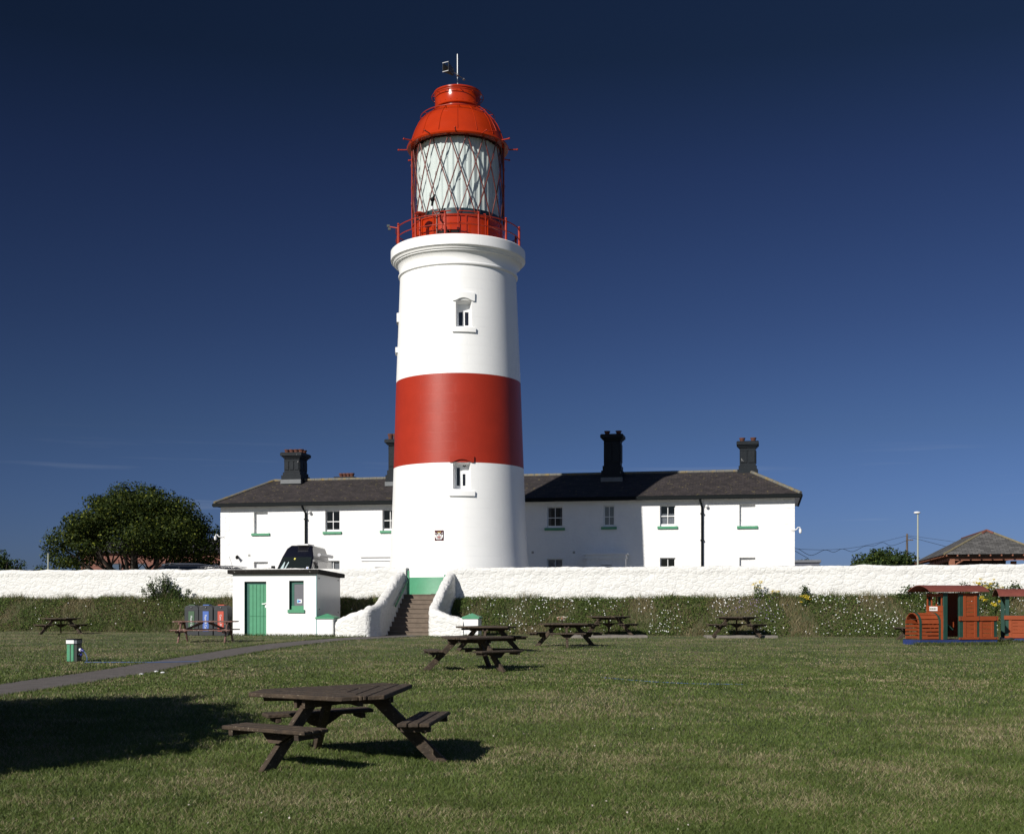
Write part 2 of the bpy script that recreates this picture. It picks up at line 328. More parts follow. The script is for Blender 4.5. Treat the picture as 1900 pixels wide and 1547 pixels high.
def fast_mesh(name, V, Fc, nper, mat, colors=None, parent=None):
    """V (N,3) array, Fc (M,nper) array"""
    me = bpy.data.meshes.new(name); me.vertices.add(len(V)); me.vertices.foreach_set('co', V.astype('f').ravel())
    n = len(Fc); me.loops.add(n*nper); me.loops.foreach_set('vertex_index', Fc.astype('i').ravel())
    me.polygons.add(n); me.polygons.foreach_set('loop_start', np.arange(0, n*nper, nper, dtype='i'))
    if colors is not None:
        a = me.color_attributes.new('plant', 'FLOAT_COLOR', 'POINT'); c4 = np.ones((len(V), 4), 'f'); c4[:, :3] = colors; a.data.foreach_set('color', c4.ravel())
    me.materials.append(mat); me.update(); me.validate()
    o = bpy.data.objects.new(name, me); COL.objects.link(o)
    if parent: o.parent = parent
    return o
def vnoise(x, y, sc, seed=0.0):
    return np.array([mnoise.noise((a*sc+seed, b*sc-seed, seed)) for a, b in zip(x, y)])
def blades(name, P, h, w, lean, cols, mat, parent=None):
    """P (N,3) roots; single bent triangle pairs; cols (N,3)"""
    N = len(P); a = rng.uniform(0, 2*np.pi, N); b = rng.uniform(0, 2*np.pi, N)
    sx = np.cos(a)*w/2; sy = np.sin(a)*w/2
    lx = np.cos(b)*lean*h; ly = np.sin(b)*lean*h
    V = np.zeros((N, 5, 3))
    V[:, 0] = P + np.stack([-sx, -sy, 0*h-0.005], 1); V[:, 1] = P + np.stack([sx, sy, 0*h-0.005], 1)
    mid = P + np.stack([lx*.35, ly*.35, h*.6], 1)
    V[:, 2] = mid + np.stack([sx*.75, sy*.75, 0*h], 1); V[:, 3] = mid + np.stack([-sx*.75, -sy*.75, 0*h], 1)
    V[:, 4] = P + np.stack([lx, ly, h], 1)
    base = np.arange(N)[:, None]*5
    F3 = np.concatenate([base+np.array([[0,1,2]]), base+np.array([[0,2,3]]), base+np.array([[3,2,4]])], 0)
    return fast_mesh(name, V.reshape(-1, 3), F3, 3, mat, np.repeat(cols, 5, 0), parent)
def leaves(name, P, N_, size, cols, mat, parent=None, aspect=0.7):
    """rhombic leaves at P with normals N_"""
    n = len(P); rnd = rng.normal(size=(n, 3)); N_ = N_/np.linalg.norm(N_, axis=1, keepdims=True)
    a = np.cross(N_, rnd); a /= np.linalg.norm(a, axis=1, keepdims=True)+1e-9; b = np.cross(N_, a)
    s = size[:, None]
    V = np.stack([P-a*s*.5, P-b*s*.5*aspect+N_*s*.08, P+a*s*.5, P+b*s*.5*aspect+N_*s*.08], 1)
    Fc = np.arange(n)[:, None]*4+np.array([[0,1,2,3]])
    return fast_mesh(name, V.reshape(-1, 3), Fc, 4, mat, np.repeat(cols, 4, 0), parent)

def holes_wall(mb, s0, s1, z0, z1, holes, y=0.0, depth=0.15, m=0, mrev=None, back=None):
    """a wall front in the plane y with rectangular openings (a,b,c,d) and their reveals going back by depth"""
    ss = sorted(set([s0, s1]+[h[0] for h in holes]+[h[1] for h in holes])); zs = sorted(set([z0, z1]+[h[2] for h in holes]+[h[3] for h in holes]))
    for i in range(len(ss)-1):
        for j in range(len(zs)-1):
            a, b, c, d = ss[i], ss[i+1], zs[j], zs[j+1]; mx_, mz_ = (a+b)/2, (c+d)/2
            if any(h[0] < mx_ < h[1] and h[2] < mz_ < h[3] for h in holes): continue
            mb.add([(a,y,c),(b,y,c),(b,y,d),(a,y,d)], [(0,1,2,3)], m, [[(a,c),(b,c),(b,d),(a,d)]])
    r = m if mrev is None else mrev
    for h in holes:
        a, b, c, d = h[:4]; q = y+depth
        mb.add([(a,y,c),(b,y,c),(b,y,d),(a,y,d),(a,q,c),(b,q,c),(b,q,d),(a,q,d)], [(0,3,7,4),(1,5,6,2),(3,2,6,7),(0,4,5,1)], r)
        if back is not None and (len(h) > 4 and h[4]): mb.add([(a,q,c),(b,q,c),(b,q,d),(a,q,d)], [(0,1,2,3)], back)

# ------------------------------------------------------------------ ground
def lawn_material():
    m = M('lawn_soil', (0.075, 0.085, 0.033), 0.9)
    t = m.node_tree; b = t.nodes['Principled BSDF']; c = t.nodes.new('ShaderNodeTexCoord')
    n1 = t.nodes.new('ShaderNodeTexNoise'); n1.inputs['Scale'].default_value = 0.45; n1.inputs['Detail'].default_value = 6; t.links.new(c.outputs['Object'], n1.inputs[0])
    n2 = t.nodes.new('ShaderNodeTexNoise'); n2.inputs['Scale'].default_value = 14; n2.inputs['Detail'].default_value = 8; n2.inputs['Roughness'].default_value = 0.8; t.links.new(c.outputs['Object'], n2.inputs[0])
    ad = t.nodes.new('ShaderNodeMath'); ad.operation = 'MULTIPLY_ADD'; ad.inputs[1].default_value = 0.8; t.links.new(n2.outputs[0], ad.inputs[0]); t.links.new(n1.outputs[0], ad.inputs[2])
    rp = t.nodes.new('ShaderNodeValToRGB'); t.links.new(ad.outputs[0], rp.inputs[0])
    e = rp.color_ramp.elements; e[0].position = 0.66; e[0].color = (0.040, 0.058, 0.016, 1); e[1].position = 1.12; e[1].color = (0.17, 0.145, 0.075, 1)
    x = rp.color_ramp.elements.new(0.88); x.color = (0.072, 0.088, 0.030, 1)
    t.links.new(rp.outputs[0], b.inputs['Base Color'])
    n3 = t.nodes.new('ShaderNodeTexNoise'); n3.inputs['Scale'].default_value = 40; n3.inputs['Detail'].default_value = 4; t.links.new(c.outputs['Object'], n3.inputs[0])
    bp = t.nodes.new('ShaderNodeBump'); bp.inputs['Strength'].default_value = 1.0; bp.inputs['Distance'].default_value = 0.03; t.links.new(n3.outputs[0], bp.inputs['Height']); t.links.new(bp.outputs[0], b.inputs['Normal'])
    return m
LAWNM = lawn_material()
mb = MB()
# lawn sheet up to just behind the boundary wall front; and the upper ground reaching the horizon
def lawn_edge(s): return HF(s, 0.15)
a, b = lawn_edge(-400), lawn_edge(400)
mb.add([(-400,-60,gz(0,-60)),(400,-60,gz(0,-60)),(b.x,b.y,gz(0,b.y)),(a.x,a.y,gz(0,a.y))], [(0,1,2,3)])
tag(mb.build('lawn', LAWNM), kind='structure')
mb = MB()
A_, B_ = HF(-3000, 0.45, UG), HF(3000, 0.45, UG); C_, D_ = HF(3000, 3500, UG), HF(-3000, 3500, UG)
mb.add([A_, B_, C_, D_], [(0,1,2,3)])
tag(mb.build('upper_ground', M('courtyard_ground', (0.16, 0.15, 0.13), 0.9, 0.3, 0.4)), kind='structure')

# asphalt path, traced edge to edge on the lawn
up_edge = [(-160,1300),(0,1269),(70,1259),(160,1247),(230,1236),(300,1224),(370,1213),(430,1203),(500,1194),(560,1188.5),(620,1184),(735,1177.2)]
lo_edge = [(-160,1330),(0,1291),(110,1276),(220,1258),(290,1247),(350,1234),(400,1224),(460,1213),(520,1203),(580,1195),(640,1188.5),(800,1180)]
UE = [gp(*p) for p in up_edge]; LE = [gp(*p) for p in lo_edge]
mb = MB(); vs = []
for u, l in zip(UE, LE): vs += [(u.x, u.y, u.z+0.004), (l.x, l.y, l.z+0.004)]
mb.add(vs, [(2*i, 2*i+1, 2*i+3, 2*i+2) for i in range(len(UE)-1)])
tag(mb.build('path', ASPH), kind='structure')
ux = np.array([p.x for p in UE]); uy = np.array([p.y for p in UE]); lx_ = np.array([p.x for p in LE]); ly_ = np.array([p.y for p in LE])
def on_path(X, Y, mg=0.0):
    xu = np.interp(Y, uy, ux); xl = np.interp(Y, ly_, lx_)
    return (X > xu-mg) & (X < xl+mg) & (Y < 50.6) & (Y > 18)

# bank below the boundary wall (left and right of the steps)
S_ST0, S_ST1 = sp(753, 0), sp(826, 0)        # the stair opening in the wall
def bank_z(s, d):
    """height of the bank surface; d<0 in front of the wall"""
    g = HF(s, d); base = gz(g.x, g.y); k = min(1, max(0, (d+1.75)/1.45)); k = k*k*(3-2*k)*0.35+k*0.65
    lump = 0.10*mnoise.noise((s*0.55, d*0.9, 3.1)) + 0.05*mnoise.noise((s*1.9, d*2, 7.7))
    top = 1.86 + 0.10*min(1, max(0, (s-2)/14))
    return base - 0.03 + (top-base)*k + lump*min(1, k*3)
mb = MB()
BANKM = M('bank_soil', (0.040, 0.050, 0.016), 0.95, col2=(0.075, 0.062, 0.032), vscale=2.5, bump=0.8, bscale=15, bdist=0.05)
for (s0, s1) in ((-36, S_ST0-0.28), (S_ST1+0.30, 30)):
    n = int((s1-s0)/0.35); cols = 12; vs = []
    for i in range(n+1):
        s = s0+(s1-s0)*i/n
        for j in range(cols):
            d = -1.8+2.0*j/(cols-1); p = HF(s, d); vs.append((p.x, p.y, bank_z(s, d)))
    mb.add(vs, [(i*cols+j, (i+1)*cols+j, (i+1)*cols+j+1, i*cols+j+1) for i in range(n) for j in range(cols-1)])
tag(mb.build('grass_bank', BANKM, smooth=60), kind='structure')

# ------------------------------------------------------------------ whitewashed rubble walls
def rubble_sweep(name, path, tops, bots, hw, parent, step=0.07, round_top=1.0, coping=0.0, amp=0.045):
    """wall swept along path [(s,d)], top and bottom heights per point, half width hw; stones are real relief"""
    pts = [Vector((p[0], p[1], 0)) for p in path]; L = [0]
    for i in range(1, len(pts)): L.append(L[-1]+(pts[i]-pts[i-1]).length)
    n = max(2, int(L[-1]/step)); vs = []; ring = None
    for i in range(n+1):
        l = L[-1]*i/n; k = 0
        while k < len(L)-2 and l > L[k+1]: k += 1
        f = (l-L[k])/(L[k+1]-L[k]); c = pts[k].lerp(pts[k+1], f); tz = tops[k]+(tops[k+1]-tops[k])*f; bz = bots[k]+(bots[k+1]-bots[k])*f
        k2 = min(len(pts)-1, k+1)
        t = (pts[k2]-pts[k]).normalized(); t0 = (pts[k]-pts[max(0, k-1)]).normalized() if k > 0 else t; t1 = (pts[min(len(pts)-1, k2+1)]-pts[k2]).normalized() if k2 < len(pts)-1 else t
        t = ((t0.lerp(t, 0.5+f) if f < .5 else t.lerp(t1, f-.5))).normalized()
        nr = Vector((t.y, -t.x, 0)); tz += 0.03*mnoise.noise((l*0.9, 5.0, tz))
        prof = []
        hgt = tz-hw*round_top-bz; m_ = max(3, int(hgt/step))
        prof += [(1.0, bz+hgt*j/m_) for j in range(m_)]
        q = max(6, int(3.14*hw/step/1.2))
        for j in range(q+1):
            g = math.pi*j/q; prof.append((math.copysign(abs(math.cos(g))**(0.75 if round_top >= 1 else 0.35), math.cos(g)), bz+hgt+hw*round_top*math.sin(g)**(1 if round_top >= 1 else 0.6)))
        prof += [(-1.0, bz+hgt*(m_-1-j)/m_) for j in range(m_)]
        if ring is None: ring = len(prof); MM = m_
        elif len(prof) != ring:      # keep ring size constant
            m_ = MM; prof = [(1.0, bz+hgt*j/m_) for j in range(m_)]
            for j in range(q+1):
                g = math.pi*j/q; prof.append((math.copysign(abs(math.cos(g))**(0.75 if round_top >= 1 else 0.35), math.cos(g)), bz+hgt+hw*round_top*math.sin(g)**(1 if round_top >= 1 else 0.6)))
            prof += [(-1.0, bz+hgt*(m_-1-j)/m_) for j in range(m_)]
        for o_, z in prof:
            cop = coping if z > tz-0.27 else 0.0
            base = c + nr*((hw+cop)*o_); P = Vector((base.x, base.y, z))
            out_ = (nr*o_ + Vector((0, 0, 0.9 if z > bz+hgt else 0)))
            if out_.length > 0.01: out_.normalize()
            ws = 1.0 if z < tz-0.27 or not coping else 0.55
            wob = 0.12*mnoise.noise(P*1.7)
            ds = mnoise.voronoi(Vector((P.x*3.0*ws+wob, P.y*3.0*ws, (P.z+wob)*4.6)))[0]
            e = min(1.0, (ds[1]-ds[0])*2.3)
            P = P + out_*(0.5*amp*(e-0.6) + 0.4*amp*mnoise.noise(P*5.0) + 0.45*amp*mnoise.noise(P*13.0) + 0.5*amp*mnoise.noise(P*1.3))
            vs.append(P)
    fs = [(i*ring+j, i*ring+j+1, (i+1)*ring+j+1, (i+1)*ring+j) for i in range(n) for j in range(ring-1)]
    fs += [tuple(range(ring))[::-1], tuple(n*ring+j for j in range(ring))]
    m_ = MB(); m_.add(vs, [f[::-1] for f in fs])
    return m_.build(name, RUBBLE, parent, smooth=75)
WT = 3.24
def wall_root(label, s):
    p = HF(s, 0.25, 0); o = thing('boundary_wall', label, 'wall', (p.x, p.y, 0), 0); return o
def in_house_frame(o):      # children authored in (s,d,z) coordinates
    o.location = (0, 52, 0); o.rotation_euler = (0, 0, -AL)
def make_wall(label, s0, s1):
    o = wall_root(label, s0); in_house_frame(o)
    k = 14; path = [(s0+(s1-s0)*i/k, 0.27) for i in range(k+1)]
    rubble_sweep('rubble_face', path, [WT+0.012*((i*7) % 3-1) for i in range(k+1)], [0.25]*(k+1), 0.25, o, step=0.075, round_top=0.25, coping=0.025, amp=0.04)
make_wall('white rubble boundary wall running left from the steps behind the small hut', -33.0, S_ST0)
make_wall('long white rubble boundary wall running right from the steps above the flowery bank', S_ST1+0.05, 27.0)

# curved wing walls of the steps
z_front = gz(0, 49)
o = thing('wing_wall', 'curved white stone wing wall left of the steps joining the green capped block', 'wall'); in_house_frame(o)
si = S_ST0 - 0.24
rubble_sweep('rubble_face', [(sp(627,-4.3), -4.22), (sp(640,-4.4), -4.35), (sp(660,-4.5), -4.45), (sp(678,-4.5), -4.42), (si-0.02, -4.25), (si+0.12, -3.85), (si+0.07, -3.2), (si, -2.4), (si, -1.7), (si, -1.1), (si, -0.4), (si, 0.12)],
             [1.12, 1.22, 1.40, 1.52, 1.60, 1.66, 1.79, 2.04, 2.38, 2.68, 2.97, 3.14], [0.2]*12, 0.22, o, step=0.055, amp=0.05)
o = thing('wing_wall', 'curved white stone wing wall right of the steps running to the lone capped pier', 'wall'); in_house_frame(o)
si = S_ST1 + 0.24
rubble_sweep('rubble_face', [(si, 0.12), (si, -0.4), (si, -1.0), (si, -1.6), (si, -2.2), (si, -2.65), (si+0.10, -2.95), (si+0.42, -3.1), (si+0.85, -3.14), (sp(862,-3.1), -3.14)],
             [3.10, 2.92, 2.62, 2.28, 1.93, 1.70, 1.54, 1.40, 1.26, 1.14], [0.2]*10, 0.22, o, step=0.055, amp=0.04)

# steps
o = thing('stone_steps', 'brown concrete steps with green handrails climbing between the curved white walls', 'steps'); in_house_frame(o)
NR = 9; z0 = gz(0, 49.4)-0.02; rise = (UG+0.01-z0)/NR; TR = 0.29
for k in range(NR):
    m_ = MB(); d0 = -NR*TR + k*TR + 0.06
    m_.box(S_ST0-0.02, S_ST1+0.02, d0, d0+TR+0.03 if k < NR-1 else 1.6, z0-0.3+k*0.05, z0+(k+1)*rise-0.0)
    m_.box(S_ST0-0.02, S_ST1+0.02, d0-0.03, d0+0.02, z0+(k+1)*rise-0.045, z0+(k+1)*rise+0.003)
    m_.build('step', CONC, o, bevel=0.008)
for side, x in ((0, S_ST0+0.07), (1, S_ST1-0.05)):
    m_ = MB()
    if side == 0:
        m_.beam((x, 0.10, UG+0.62), (x, -1.75, z0+1.20), 0.045, 0.09); m_.beam((x, 0.14, UG), (x, 0.14, UG+1.02), 0.09, 0.09, up=(0,1,0))
    else:
        m_.beam((x, 0.10, UG+0.72), (x, -2.1, z0+0.72), 0.045, 0.08); m_.beam((x, 0.14, UG), (x, 0.14, UG+0.84), 0.07, 0.07, up=(0,1,0))
    m_.build('handrail', GREENP, o, bevel=0.006)

def capped_pier(label, s0, s1, d0, d1, ztop, zbot):
    o = thing('pier', label, 'pier', group='green capped white piers of the steps'); in_house_frame(o)
    m_ = MB(); m_.box(s0, s1, d0, d1, zbot, ztop); m_.build('block', HUTW, o, bevel=0.015)
    m_ = MB(); e = 0.045; cx_, cy_ = (s0+s1)/2, (d0+d1)/2
    m_.box(s0-e, s1+e, d0-e, d1+e, ztop, ztop+0.055)
    m_.add([(s0-e, d0-e, ztop+0.057), (s1+e, d0-e, ztop+0.057), (s1+e, d1+e, ztop+0.057), (s0-e, d1+e, ztop+0.057), (cx_, cy_, ztop+0.21)], [(0,1,4),(1,2,4),(2,3,4),(3,0,4)])
    m_.build('cap', GREENP, o)
HD = -4.55; HDR = -3.06
capped_pier('white block with green pyramid cap joined to the right corner of the hut', sp(587.5, HD), sp(618, HD), HD-0.004, HD+0.62, zp(600,1147.5,HD), 0.2)
capped_pier('lone white pier with green pyramid cap at the foot of the right wing wall', sp(862, HDR), sp(890, HDR), HDR-0.25, HDR+0.33, zp(875,1147,HDR), 0.2)

# ------------------------------------------------------------------ lighthouse
TWX, TWY = (852-CX)/F*57.0, 57.0
def tz_(py, Y=57.0): return EYE+(HY-py)/F*Y
lh = thing('lighthouse', 'tall white lighthouse tower with a broad red band and red lantern dome', 'lighthouse', (TWX, TWY, UG), 0)
lh.rotation_euler = (0, R(-0.17), 0)
KL = 58.25/57.0; lh.location = (TWX*KL, TWY*KL, EYE+(UG-EYE)*KL); lh.scale = (KL, KL, KL)
def Z(z): return z-UG
prof_r = [(3.34, 2.10), (3.27, 2.6), (3.16, 3.7), (3.06, 5.8), (2.985, 7.87), (2.92, 9.8), (2.855, 11.8), (2.765, 14.0), (2.665, 16.55)]
def rad(z):
    for (r0, a0), (r1, a1) in zip(prof_r, prof_r[1:]):
        if a0 <= z <= a1: return r0+(r1-r0)*(z-a0)/(a1-a0)
    return prof_r[-1][0] if z > 5 else prof_r[0][0]
def pz(azd, py):  # world height seen on the tower front at azimuth azd
    z = 10
    for _ in range(6):
        Y = TWY-rad(z)*math.cos(R(azd)); z = EYE+(HY-py)/F*Y
    return z
NSEG = 144; DEG = 360/NSEG
wins = []   # az centre, half width deg, z0, z1
for az, py0, py1, hood, sill in ((7.6, 606, 556.5, (543, 558), (608, 616)), (5.5, 907, 857.5, (846, 857.5), (911, 920))):
    wins.append((az, pz(az, py0), pz(az, py1), pz(az, hood[1]), pz(az, hood[0]), pz(az, sill[1]), pz(az, sill[0])))
halfdeg = 7.5
def az_snap(a): return round(a/DEG)*DEG
WIN = []
for az, a, b, h0, h1, s0, s1 in wins:
    c = az_snap(az); WIN.append((c-7.5, c+7.5 if True else 0, a, b, h0, h1, s0, s1, c))
# shaft pieces by painted zone, window openings left out
PL = pz(0, 1070)
def shaft(name, zA, zB, mat):
    zs = [zA, zB]
    for w in WIN:
        for q in (w[2], w[3]):
            if zA < q < zB: zs.append(q)
    q = zA
    while q < zB: zs.append(q); q += 0.5
    zs = sorted(set(zs)); zs = [z for i, z in enumerate(zs) if i == 0 or z-zs[i-1] > 1e-4]
    m_ = MB()
    def sk(g, z):
        dg = math.degrees(g); dg = dg-360 if dg > 180 else dg
        return any(w[0]+.1 < dg < w[1]-.1 and w[2]-UG < z < w[3]-UG for w in WIN)
    m_.lathe([(rad(z), Z(z)) for z in zs], NSEG, 0, skip=sk)
    return m_.build(name, mat, lh, smooth=40)
shaft('plinth', 2.10, PL, GREENP)
shaft('wall', PL, 7.87, WHITE); shaft('red_band', 7.87, 11.79, REDBAND)
shaft('wall', 11.79, 16.55, WHITE)
def tower_pt(azd, z, off=0.0, r=None):
    rr = (rad(z) if r is None else r)+off; return Vector((rr*math.sin(R(azd)), -rr*math.cos(R(azd)), Z(z)))
def curved_block(mb, a0, a1, z0, z1, t, n=6, m=0, cut=None, back=-0.05):
    """block hugging the tower, thickness t; cut(f) raises the lower edge along its width"""
    vs = []
    for i in range(n+1):
        a = a0+(a1-a0)*i/n; zb = z0+(cut(i/n) if cut else 0)
        zm = (z0+z1)/2
        for (zz, off) in ((zb, back), (zb, t), (z1, t), (z1, back)): vs.append(tower_pt(a, zz, off, rad(zm)))
    fs = [(i*4+j, i*4+(j+1) % 4, (i+1)*4+(j+1) % 4, (i+1)*4+j) for i in range(n) for j in range(4)]
    fs += [(0,1,2,3)[::-1], tuple(n*4+j for j in range(4))]
    mb.add(vs, [f[::-1] for f in fs], m)
for k, (a0, a1, z0w, z1w, h0, h1, s0, s1, c) in enumerate(WIN):
    wdw = thing('window', None, None); wdw.parent = lh; del_ = None
    D0, D1 = 0.0, -0.42    # recess
    ia0, ia1 = a0+1.1, a1-0.6
    m_ = MB(); zt = z1w-0.0
    # splayed reveals
    def q(a, z, off): return tower_pt(a, z, off)
    Zs = [z0w, z1w]
    m_.add([q(a0,z0w,0), q(a0,z1w,0), q(ia0,z1w,D1), q(ia0,z0w,D1)], [(0,1,2,3)]); m_.add([q(a1,z0w,0), q(ia1,z0w,D1), q(ia1,z1w,D1), q(a1,z1w,0)], [(0,1,2,3)])
    m_.add([q(a0,z1w,0), q(a1,z1w,0), q(ia1,z1w-.10,D1), q(ia0,z1w-.10,D1)], [(0,1,2,3)]); m_.add([q(a0,z0w,0), q(ia0,z0w,D1), q(ia1,z0w,D1), q(a1,z0w,0)], [(0,1,2,3)])
    m_.build('reveal', TRIMW, wdw)
    # joinery board with dark panes
    m_ = MB(); ca = (ia0+ia1)/2
    rot = Matrix.Rotation(R(ca), 3, 'Z'); hwid = math.sin(R((ia1-ia0)/2))*(rad(z0w)-0.42)
    at = Vector((0,0,0)); rr = rad((z0w+z1w)/2)-0.42
    if k == 0: panes = [(-0.20, -0.02, 0.14, 0.75), (0.07, 0.24, 0.14, 0.75)]
    else: panes = [(-0.22, -0.08, 0.18, 1.0), (0.04, 0.17, 0.18, 0.72)]
    H = z1w-z0w
    m_.T = Matrix.Rotation(R(ca), 4, 'Z')
    holes_wall(m_, -hwid-.05, hwid+.05, Z(z0w)-.02, Z(z1w), [(p[0], p[1], Z(z0w)+p[2]*H/1.2, Z(z0w)+p[3]*H/1.2) for p in panes], y=-rr, depth=0.04)
    m_.build('frame', TRIMW, wdw)
    m_ = MB(); m_.T = Matrix.Rotation(R(ca), 4, 'Z')
    for p in panes: m_.box(p[0]-.01, p[1]+.01, -rr+.035, -rr+.05, Z(z0w)+p[2]*H/1.2-.01, Z(z0w)+p[3]*H/1.2+.01)
    m_.build('pane', M('dark_pane', (0.012, 0.013, 0.018), 0.12), wdw)
    if k == 1:
        m_ = MB(); m_.T = Matrix.Rotation(R(ca), 4, 'Z') @ Matrix.Translation((0.12, -rr-0.01, Z(z0w)+0.92*H)) @ Matrix.Rotation(R(90), 4, 'X')
        m_.lathe([(0.035,0.02),(0.06,0.025),(0.065,0.0)], 20); m_.build('round_vent', BLACKP, wdw, smooth=40)
    m_ = MB(); hwd = (a1-a0)
    curved_block(m_, a0-2.6, a1+2.6, h0, h1, 0.07, 10, cut=lambda f: max(0.0, 0.13*(1-((f-0.5)/0.37)**2)) if abs(f-.5) < .37 else 0.0)
    hd = m_.build('hood', REDBAND if k == 1 else WHITE, wdw)
    m_ = MB(); curved_block(m_, a0-3.0, a1+3.0, s0, s1, 0.085, 8); m_.build('sill', WHITE, wdw)
for az, (h0, h1, s0, s1) in ((-87, (14.55, 14.95, 13.15, 13.38)),):
    wdw = thing('window', None, None); wdw.parent = lh
    m_ = MB(); curved_block(m_, az-8, az+8, h0, h1, 0.09, 6); m_.build('hood', WHITE, wdw)
    m_ = MB(); curved_block(m_, az-9, az+9, s0, s1, 0.10, 6); m_.build('sill', WHITE, wdw)
    m_ = MB(); curved_block(m_, az-5.5, az+5.5, s1, h0, 0.006, 4); m_.build('pane', DARKIN, wdw)
# coat of arms tile
m_ = MB(); azp = -13.6; zpq = pz(azp, 993); rr = rad(zpq)
def pl(x, z, off): return Matrix.Rotation(R(azp), 4, 'Z') @ Vector((x, -rr-off, Z(zpq)+z))
def plate(poly, off, m):
    vs = [pl(x, z, off) for x, z in poly]+[pl(x, z, off-0.012) for x, z in poly]; n = len(poly)
    m_.add(vs, [tuple(range(n))]+[((i+1) % n, i, n+i, n+(i+1) % n) for i in range(n)], m)
plate([(-.2,-.225),(.2,-.225),(.2,.225),(-.2,.225)], 0.025, 0)
plate([(-.10,.04),(.10,.04),(.11,-.06),(.07,-.15),(0,-.20),(-.07,-.15),(-.11,-.06)], 0.037, 1)
plate([(-.012,.035),(.014,.035),(.014,-.19),(-.012,-.19)], 0.049, 2); plate([(-.105,-.06),(.105,-.06),(.105,-.088),(-.105,-.088)], 0.050, 2)
for x, z in ((-.055,-.02),(.055,-.02),(-.045,-.125),(.045,-.125)): plate([(x-.025,z-.012),(x+.025,z-.012),(x,z+.022)], 0.049, 3)
for sgn in (-1, 1):
    plate([(sgn*.125,.02),(sgn*.185,.05),(sgn*.18,-.06),(sgn*.13,-.14),(sgn*.06,-.205),(sgn*.115,-.06)][::sgn], 0.037, 1)
    plate([(sgn*.10,.08),(sgn*.185,.14),(sgn*.15,.075)][::sgn], 0.037, 1)
plate([(-.06,.06),(.07,.06),(.04,.105),(-.03,.105)], 0.049, 1); plate([(-.07,.11),(.0,.115),(0,.155),(-.06,.15)], 0.049, 4); plate([(.03,.12),(.08,.12),(.08,.17),(.03,.17)], 0.049, 4)
m_.build('coat_of_arms', [M('tile_maroon', (0.06, 0.005, 0.010), 0.3), M('tile_white', (0.72, 0.74, 0.74), 0.3), M('tile_red', (0.30, 0.01, 0.01), 0.3), M('tile_dark', (0.03, 0.03, 0.05), 0.3), M('tile_gold', (0.5, 0.36, 0.10), 0.3)], lh)
# gallery cornice and deck
m_ = MB()
m_.lathe([(2.66, Z(16.55)), (2.735, Z(16.60)), (2.745, Z(16.66)), (2.69, Z(16.70)), (2.69, Z(16.80)), (2.70, Z(16.9)), (2.735, Z(17.02)), (2.80, Z(17.11)), (2.86, Z(17.16)), (2.90, Z(17.17)), (2.90, Z(17.22)),
          (2.955, Z(17.23)), (2.99, Z(17.30)), (3.04, Z(17.33)), (3.085, Z(17.36)), (3.085, Z(17.77)), (3.03, Z(17.82)), (1.9, Z(17.84))], NSEG)
m_.build('gallery', WHITE, lh, smooth=25)
# railing
RR_ = 2.84; zd = Z(17.80)
rail = thing('railing', None, None); rail.parent = lh
for k in range(12):
    a = -9.0+30*k; p = Vector((RR_*math.sin(R(a)), -RR_*math.cos(R(a)), 0))
    m_ = MB(); m_.tube([p+Vector((0,0,zd-.04)), p+Vector((0,0,zd+.98))], 0.055, 10); m_.sphere(p+Vector((0,0,zd+1.04)), 0.055, 10)
    m_.tube([p+Vector((0,0,zd)), p+Vector((0,0,zd+.06))], 0.075, 10)
    for h in (0.36, 0.66, 0.93): m_.sphere(p+Vector((0,0,zd+h)), 0.06, 8)
    m_.build('post', REDRAIL, rail, smooth=50)
for h, r in ((0.08, 0.022), (0.50, 0.022), (0.93, 0.026)):
    m_ = MB(); m_.tube([(RR_*math.sin(2*math.pi*i/96), -RR_*math.cos(2*math.pi*i/96), zd+h) for i in range(96)], r, 8, closed=True); m_.build('rail', REDRAIL, rail, smooth=60)
# lantern drum
m_ = MB(); m_.lathe([(2.14, Z(17.84)), (2.14, Z(17.95)), (2.09, Z(17.97)), (2.09, Z(18.55)), (2.11, Z(18.57)), (2.11, Z(18.62)), (2.08, Z(18.64)), (2.08, Z(18.88)), (2.13, Z(18.90)), (2.13, Z(18.95)), (1.90, Z(18.96))], 96)
for a in range(0, 360, 30):
    m_.T = Matrix.Rotation(R(a+12), 4, 'Z'); m_.box(-0.03, 0.03, -2.125, -2.07, Z(17.9), Z(18.9))
m_.T = Matrix.Identity(4)
m_.build('lantern_base', REDGLOSS, lh, smooth=30)
m_ = MB(); m_.lathe([(1.98, Z(18.95)), (1.98, Z(19.28)), (1.90, Z(19.30)), (1.6, Z(19.30))], 96); m_.build('inner_plinth', TEALD, lh, smooth=30)
# curtains inside the lantern
m_ = MB(); nC = 360; vs = []
for z in (19.25, 20.4, 21.5, 22.5):
    for k in range(nC):
        g = 2*math.pi*k/nC; r = 1.86+0.018*math.sin(g*46)+0.012*math.sin(g*87+z)+0.02*math.sin(g*9+2*z); vs.append((r*math.sin(g), -r*math.cos(g), Z(z)))
m_.add(vs, [(i*nC+k, i*nC+(k+1) % nC, (i+1)*nC+(k+1) % nC, (i+1)*nC+k) for i in range(3) for k in range(nC)])
m_.build('curtain', CURT, lh, smooth=80)
m_ = MB(); m_.lathe([(2.02, Z(18.95)), (2.02, Z(22.6))], 96); m_.build('lantern_glazing', LGLASS, lh, smooth=60)
